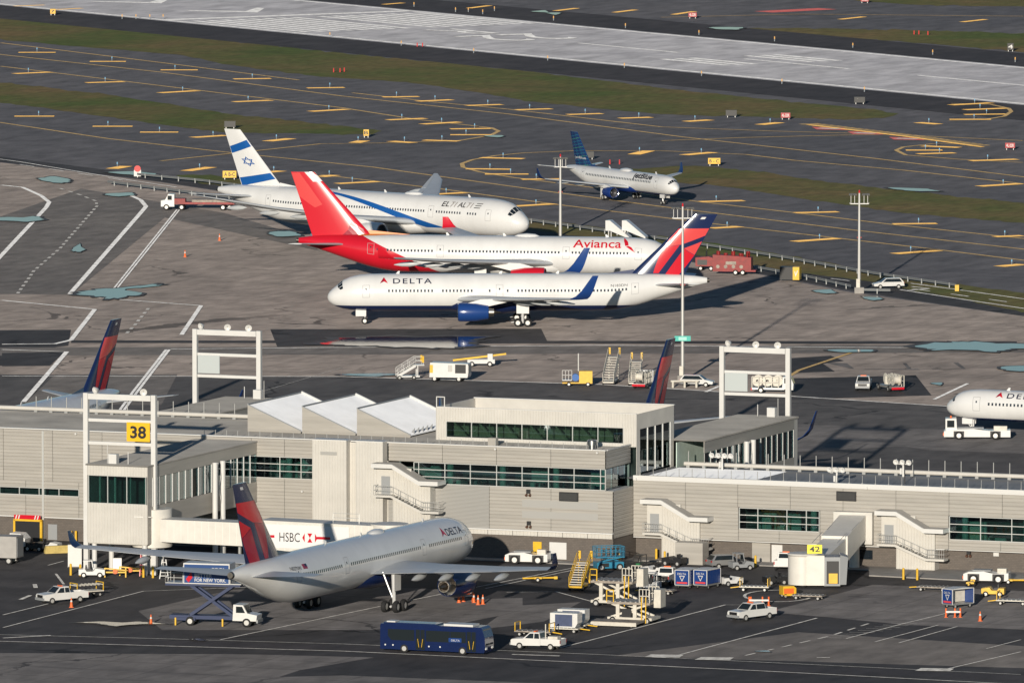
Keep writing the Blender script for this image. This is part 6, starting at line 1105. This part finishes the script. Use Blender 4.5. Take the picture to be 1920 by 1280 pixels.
def hosetruck(px, py, hd, label, L_=6.0, cab=True):
    o = thing('hydrant_truck', label, 'fuel truck', px, py, hd); h = L_ / 2; part(o, 'chassis', MB().box(-h, h, -.9, .9, .5, .75), m_steel)
    for i, x in enumerate(np.linspace(-h + .7, h - 2.2, 3)): part(o, 'hose_reel', MB().lathe([(-.5, .2), (-.5, .75), (-.42, .75), (-.42, .5), (.42, .5), (.42, .75), (.5, .75), (.5, .2)], (x, 0, 1.65), (0, 1, 0), 16), m_cream)
    part(o, 'pump_frame', rails(MB(), [(-h, -.9, .75), (h - 2, -.9, .75)], 1.5, .8, .1), m_cream); part(o, 'filter_vessel', MB().lathe([(0, .01), (.1, .5), (1.2, .5), (1.35, .01)], (h - 2.4, .2, .8), (0, 0, 1), 14), m_cream, 40)
    if cab: c = part(o, 'cab', MB().prism([(h - 1.5, .6), (h, .6), (h + .05, 1.3), (h - .3, 2.2), (h - 1.4, 2.25)], -1, 1), m_vw); MB().box(h - 1.2, h - .35, -1.02, -1.0, 1.4, 2.1).obj('side_window', m_vg, c); MB().add([(h + .06, -.85, 1.35), (h + .06, .85, 1.35), (h - .27, .8, 2.15), (h - .27, -.8, 2.15)], [(0, 1, 2, 3)]).obj('windscreen', m_vg, c)
    part(o, 'bumper', MB().box(-h - .15, -h, -.9, .9, .4, .7), m_redp); wheels(o, (-h + 1.2, h - .8), .85, .42); return o
hosetruck(1208, 727, 75, 'cream hydrant hose truck seen end-on beside the navy fin', 5.5); hosetruck(1452, 737, -8, 'cream hydrant fuel truck framed by the blank-board gantry', 5.6); hosetruck(1672, 733, 110, 'cream hydrant hose truck beside the parked pickup on the far apron', 5.5, False)
pickup(1622, 731, 265, 'silver-fronted pickup facing the concourse beside a hose truck'); suv(1308, 725, -12, 'white estate car parked by the light mast barrier', m_vw)
o = pushback(1836, 824, 178, 'long low white tow tractor with cab under the narrow-body nose', 8.6, False); part(o, 'cab', MB().prism([(2.6, 1.2), (4.1, 1.2), (4.1, 2.7), (2.7, 2.75)], -1.1, 1.1), m_vw); part(o, 'cab_window', MB().box(2.95, 3.9, 1.1, 1.13, 1.6, 2.5), m_vg); part(o, 'cab_window', MB().box(4.1, 4.13, -.9, .9, 1.6, 2.5), m_vg); part(o, 'beacon', MB().cyl((3.4, 0, 2.75), (3.4, 0, 3.0), .12, .1, 8), m_orp)
# --- far side
o = thing('flatbed_truck', 'white-cabbed truck with long red flatbed behind the starred tail', 'truck', 365, 392, -4); part(o, 'cab', MB().prism([(-5.6, .6), (-3.4, .6), (-3.4, 2.6), (-4.4, 2.65), (-4.9, 1.7), (-5.6, 1.55)], -1.1, 1.1), m_vw); part(o, 'side_window', MB().box(-4.5, -3.8, -1.12, -1.1, 1.7, 2.4), m_vg); part(o, 'sleeper', MB().box(-3.4, -1.6, -1.1, 1.1, 1.0, 1.9), m_rred); part(o, 'flatbed', MB().box(-1.6, 6.5, -1.2, 1.2, 1.0, 1.35), m_rred); part(o, 'load', MB().box(-.5, 6.3, -1.1, 1.1, 1.35, 1.75), m_rusty); wheels(o, (-4.7, -2.2, 4.6, 5.7), 1.0, .5)
o = thing('tank_trailer', 'rusty red tank trailer with pipework beside the guard rail', 'trailer', 1376, 514, -9); part(o, 'tank', MB().prism([(-3.0, .8), (2.9, .8), (2.9, 2.7), (1.2, 2.9), (-3.0, 3.1)], -1.1, 1.1), m_rred)
for k in range(5): part(o, 'stack', MB().cyl((-2.3 + k * 1.15, .1, 2.8), (-2.3 + k * 1.15, .1, 3.6 - (k % 2) * .3), .3, .3, 12), m_rred)
part(o, 'pipe', MB().cyl((1.6, -.9, .9), (1.6, -.9, 3.3), .12, .12, 8).cyl((2.3, -.9, .9), (2.3, -.9, 3.5), .12, .12, 8), m_rred); part(o, 'frame', MB().box(-3.0, 3.6, -1, 1, .55, .8), m_rred); part(o, 'logo_plate', MB().box(-1.0, .6, -1.13, -1.1, 1.6, 2.1), m_rusty); wheels(o, (.5, 1.6), 1.0, .42)
o = thing('vent_cabinet', 'dark equipment box with yellow end bearing a white tick mark', 'cabinet', 1484, 526, -12); part(o, 'body', MB().box(-1.5, .5, -.9, .9, .25, 2.2), m_black); part(o, 'end_panel', MB().box(.5, 1.5, -.9, .9, .25, 2.2), m_yelp); part(o, 'tick_mark', MB().add([(.75, -.92, 1.5), (.95, -.92, .7), (1.3, -.92, 1.6), (1.2, -.92, 1.75), (.97, -.92, 1.1), (.85, -.92, 1.6)], [(0, 1, 2, 3, 4, 5)]), m_wht)
suv(1668, 540, 190, 'white patrol car on the perimeter road beyond the mast', m_vw)
for px, lb in ((1172, 'white covered boarding stairs behind the red-tailed airliner, larger one'), (1203, 'white covered boarding stairs behind the red-tailed airliner, smaller one')):
    o = thing('covered_stairs', lb, 'stairs', px, 462, -15); part(o, 'canopy', MB().prism([(-2.2, 2.6), (.9, 1.4), (.9, 1.7), (-2.2, 4.2), (-2.9, 4.2), (-2.9, 2.6)], -.9, .9), m_vw); part(o, 'chassis', MB().box(-2.8, 2.2, -.9, .9, .5, .9), m_vw); part(o, 'supports', MB().bar((-2.4, -.8, .9), (-2.4, -.8, 2.7), .15).bar((-2.4, .8, .9), (-2.4, .8, 2.7), .15), m_steel); wheels(o, (-1.8, 1.4), .8, .35)
for k in range(4): part(bpy.data.objects['tank_trailer'], 'valve_wheel', MB().cyl((-2.2 + k * 1.2, -1.18, 1.3), (-2.2 + k * 1.2, -1.1, 1.3), .28, .28, 12), m_rusty)
o = thing('tank_trailer', 'dark red pump trailer hitched ahead of the rusty tank trailer', 'trailer', 1326, 506, -9); part(o, 'housing', MB().prism([(-1.6, .7), (1.4, .7), (1.4, 1.9), (.4, 2.2), (-1.6, 2.0)], -.9, .9), m_rred); part(o, 'exhaust', MB().cyl((0, 0, 2.1), (0, 0, 3.0), .12, .12, 8), m_black); part(o, 'grille', MB().box(-1.3, .2, -.93, -.9, .9, 1.7), m_black); wheels(o, (-.8, .8), .85, .38)
for i, (px, py, hd, lb, mt) in enumerate(((1266, 1064, 150, 'black baggage tractor at the store beside the utility cart', m_black), (1392, 1072, 20, 'dark grey baggage tractor right of the silver hatchback', m_grey), (1456, 1100, 200, 'black baggage tractor beside the yellow power unit', m_black), (1218, 1110, 165, 'white baggage tractor left of the black-tailgate pickup', m_vw), (1868, 1122, 170, 'yellow baggage tractor ahead of the flat cream dolly', m_yelp))): tractor(px, py, hd, lb, 2.6, i in (1, 3), mt)
for px, py, lb in ((1238, 1118, 'empty flat dolly left of the blue baggage carts'), (1520, 1128, 'empty flat dolly right of the yellow power unit'), (1755, 1112, 'empty flat dolly left of the open blue cart')): dolly(px, py, 160, lb, 3.6, 1.6, .55, m_rusty)
# --- cones
cone = MB().box(-.22, .22, -.22, .22, 0, .05).lathe([(.05, .17), (.95, .045), (.97, .01)], (0, 0, 0), (0, 0, 1), 12).mesh('traffic_cone', m_orp, 40)
band = MB().lathe([(.55, .112), (.72, .088)], (0, 0, 0), (0, 0, 1), 12).mesh('cone_band', m_wht)
for px, py, l_ in ((129, 1143, 'near the white pickup with the trailer'), (279, 1175, 'behind the catering truck'), (860, 1134, 'under the engine, first of the row'), (868, 1132, 'under the engine, second of the row'), (888, 1134, 'under the engine, before the paired cones'), (896, 1138, 'beside the engine, one of the outer pair'), (905, 1137, 'beside the engine, outermost'), (1843, 1169, 'standing alone past the open cart'), (410, 450, 'on the far apron behind the starred tail'), (345, 481, 'alone on the far concrete apron')):
    o = tag(empty('traffic_cone', G(px, py)), 'orange traffic cone ' + l_, 'cone', 'traffic cones'); o.scale = (1.15, 1.15, 1.15); mobj('cone_body', cone, o); mobj('cone_band', band, o)
for px, py, xs, lb in ((1424, 1140, (-1.0, -.8, .5, 1.2), 'row of orange tube markers with white plank beside bridge 42'), (1792, 1162, (-.8, .2, .8), 'cluster of red tube markers and plank before the open blue cart'), (876, 1131, (-.9, .6), 'low white plank between orange tube markers under the engine')):
    o = tag(empty('tube_barricade', G(px, py)), lb, 'barricade')
    for x in xs: part(o, 'tube', MB().box(x - .2, x + .2, -.2, .2, 0, .06).cyl((x, 0, .06), (x, 0, 1.05), .11, .09, 10), m_orp)
    part(o, 'plank', MB().box(min(xs), max(xs), -.14, -.12, .55, .75), m_wht)
# ================================================================ MASTS, RAILS, SIGNS
def mast(px, py, h, label, n=2, arm=1.4, box=True):
    o = tag(empty('light_mast', G(px, py)), label, 'light mast'); part(o, 'pole', MB().cyl((0, 0, 0), (0, 0, h), .26, .15, 12), mat('mast_grey', (.55, .54, .52), .45, .3), 40); part(o, 'cross_arm', MB().bar((-arm, 0, h - 1.6), (arm, 0, h - 1.6), .14).bar((-arm, -.5, h - 1.5), (-arm, .5, h - 1.5), .1).bar((arm, -.5, h - 1.5), (arm, .5, h - 1.5), .1), m_wht)
    for s_ in (-1, 1):
        for k in range(n):
            x = s_ * (arm - .15 - k * .55); part(o, 'lamp_stem', MB().bar((x, 0, h - 1.6), (x, 0, h - .3), .06), m_wht); part(o, 'lamp_head', MB().prism([(x - .35, h - .35), (x + .35, h - .35), (x + .25, h - .05), (x - .25, h - .05)], -.35, .25), m_black)
    part(o, 'warning_light', MB().cyl((0, 0, h), (0, 0, h + .45), .12, .1, 8), m_redp); part(o, 'side_light', MB().box(-.35, .35, -.1, .1, h * .55, h * .55 + .2), m_rred)
    if box: part(o, 'base_block', MB().box(-.7, .7, -.6, .6, 0, .9), m_kerb); part(o, 'switch_cabinet', MB().box(-.45, .1, -.75, -.6, .9, 2.2), m_cream)
    return o
mast(1051, 441, 12.6, 'slim grey light mast rising beside the regional jet', 2, 1.0, False); mast(1613, 549, 15.0, 'light mast with twin lamp heads standing at the guard rail gap'); m2 = mast(1281, 716, 24.0, 'tall light mast with green location board in front of the far navy fin')
bd = part(m2, 'location_board', MB().box(-1.1, 1.1, -.3, -.22, 5.6, 6.3), mat('board_green', (.03, .45, .38), .4)); MB().box(-.55, .55, -.31, -.3, 5.72, 6.15).obj('board_lettering', mat('board_mint', (.35, .72, .62), .4), bd)
o = tag(empty('mast_barrier', G(1285, 727)), 'white pipe barrier guarding the foot of the tall mast', 'barrier'); part(o, 'rail', MB().cyl((-1.9, -.3, .9), (1.9, -.3, .9), .14, .14, 10), m_cream); [part(o, 'post', MB().cyl((x, -.3, 0), (x, -.3, .9), .16, .16, 10), m_cream) for x in (-1.6, 0, 1.6)]
def guard(pix, label):
    pts = [G(*p) for p in pix]; o = tag(empty('guard_rail', pts[0]), label, 'guard rail'); o0 = pts[0]; gm = mat('weathered_rail', (.26, .27, .27), .5, .3); pm = MB().box(-.08, .08, -.06, .06, 0, .8).mesh('post', gm)
    for a, b in zip(pts, pts[1:]):
        d = b - a; m = MB(); n = Vector((-d.y, d.x, 0)).normalized() * .06
        for z0, z1, k in ((.45, .56, 0), (.56, .68, 1), (.68, .80, 0)): p = a - o0; q = b - o0; m.add([p + n * (k - 1) + Vector((0, 0, z0)), q + n * (k - 1) + Vector((0, 0, z0)), q + n * (1 - k - 1) + Vector((0, 0, z1)), p + n * (1 - k - 1) + Vector((0, 0, z1))], [(0, 1, 2, 3)])
        part(o, 'rail', m, gm); L_ = d.length
        for k in range(int(L_ / 3.8)): mobj('post', pm, o, a - o0 + d * (k + .5) / int(L_ / 3.8))
    return o
guard([(985, 416), (1240, 452), (1340, 467), (1480, 489), (1640, 518), (1796, 541)], 'long grey guard rail along the grass side of the perimeter road'); guard([(1415, 506), (1470, 516)], 'short grey guard rail between the tank trailer and dark cabinet'); guard([(1505, 522), (1598, 543)], 'grey guard rail running from the dark cabinet to the mast')
guard([(1622, 550), (1672, 551)], 'short grey guard rail right of the mast base'); guard([(255, 331), (380, 343), (520, 362), (620, 376)], 'grey guard rail on the grass side before the starred tail'); guard([(200, 345), (300, 358), (440, 376)], 'grey guard rail on the apron side behind the flatbed truck')
def sign(px, py, wd, h, face, txt, label, hd=0, tm=None, legs=.35, text2=None):
    o = tag(empty('taxiway_sign', G(px, py), R(hd)), label, 'sign'); b = part(o, 'panel', MB().box(-wd / 2, wd / 2, -.15, .15, legs, legs + h), face); part(o, 'leg', MB().box(-wd * .35 - .05, -wd * .35 + .05, -.05, .05, 0, legs), m_steel); part(o, 'leg', MB().box(wd * .35 - .05, wd * .35 + .05, -.05, .05, 0, legs), m_steel); part(o, 'casing', MB().box(-wd / 2 - .06, wd / 2 + .06, -.12, .18, legs - .05, legs).box(-wd / 2 - .06, wd / 2 + .06, -.12, .18, legs + h, legs + h + .06), m_black)
    if txt: text_on('lettering', txt, lambda q, t: Vector((-wd * .4 + q, -.165, legs + h * .2 + t)), tm or m_black, b, width=wd * .8, height=h * .6, bold=.02)
sy = mat('sign_amber', (.85, .48, .02), .4)
sign(429, 335, 2.3, 1.15, sy, 'A B-C', 'yellow taxiway sign marked A on the grass beside the starred tail'); sign(98, 26, 1.1, 1.0, sy, '7', 'yellow sign on the dark runway shoulder'); sign(686, 256, .95, 1.1, sy, 'B', 'narrow yellow sign at the tip of the grass island'); sign(1340, 309, 2.1, 1.0, sy, 'B - C', 'yellow sign with arrows on the grass beyond the regional jet')
sign(1896, 94, 1.2, 1.25, m_black, '4', 'black distance sign with white 4 beside the runway', tm=m_wht)
rdm = mat('sign_red', (.42, .02, .03), .4)
for px, py, lb in ((1474, 222, 'red holding sign near the painted hold line'), (1299, 32, 'red holding sign beyond the runway'), (1896, 279, 'red holding sign right of the hold line end'), (1622, 3, 'red holding sign far beyond the runway on the upper taxiway')): sign(px, py, 1.7, .9, rdm, '4L-22R', lb, tm=m_wht)
for px, py, lb in ((430, 239, 'black sign seen from behind on the middle grass strip'), (1103, 297, 'black sign back beside the patterned tail'), (1372, 218, 'black sign back on legs at the grass edge'), (1613, 193, 'black sign back on the runway shoulder')): sign(px, py, 2.0, .95, m_black, None, lb)
o = tag(empty('stop_sign', G(256, 331)), 'round red-and-white road sign on a white board at the rail end', 'sign'); part(o, 'board', MB().box(-.6, .6, -.05, .05, .2, 1.3), m_wht); part(o, 'disc', MB().cyl((0, -.08, 1.5), (0, .08, 1.5), .55, .55, 16), m_redl); part(o, 'post', MB().box(-.06, .06, .06, .12, 0, 1.5), m_steel)
o = tag(MB().box(-.3, .3, -.2, .2, 0, .95).obj('rail_end_marker', m_yelp), 'yellow marker block at the end of the long guard rail', 'marker'); o.location = G(1797, 545)
for px, py in ((782, 85), (792, 85), (625, 133), (637, 133), (645, 132), (1715, 62), (1724, 62), (1741, 63), (1144, 306), (1162, 306)):
    o = tag(MB().cyl((0, 0, 0), (0, 0, .8), .12, .1, 8).obj('marker_post', m_redl), 'tiny red and white marker post on the grass', 'marker', 'red grass markers'); o.location = G(px, py)
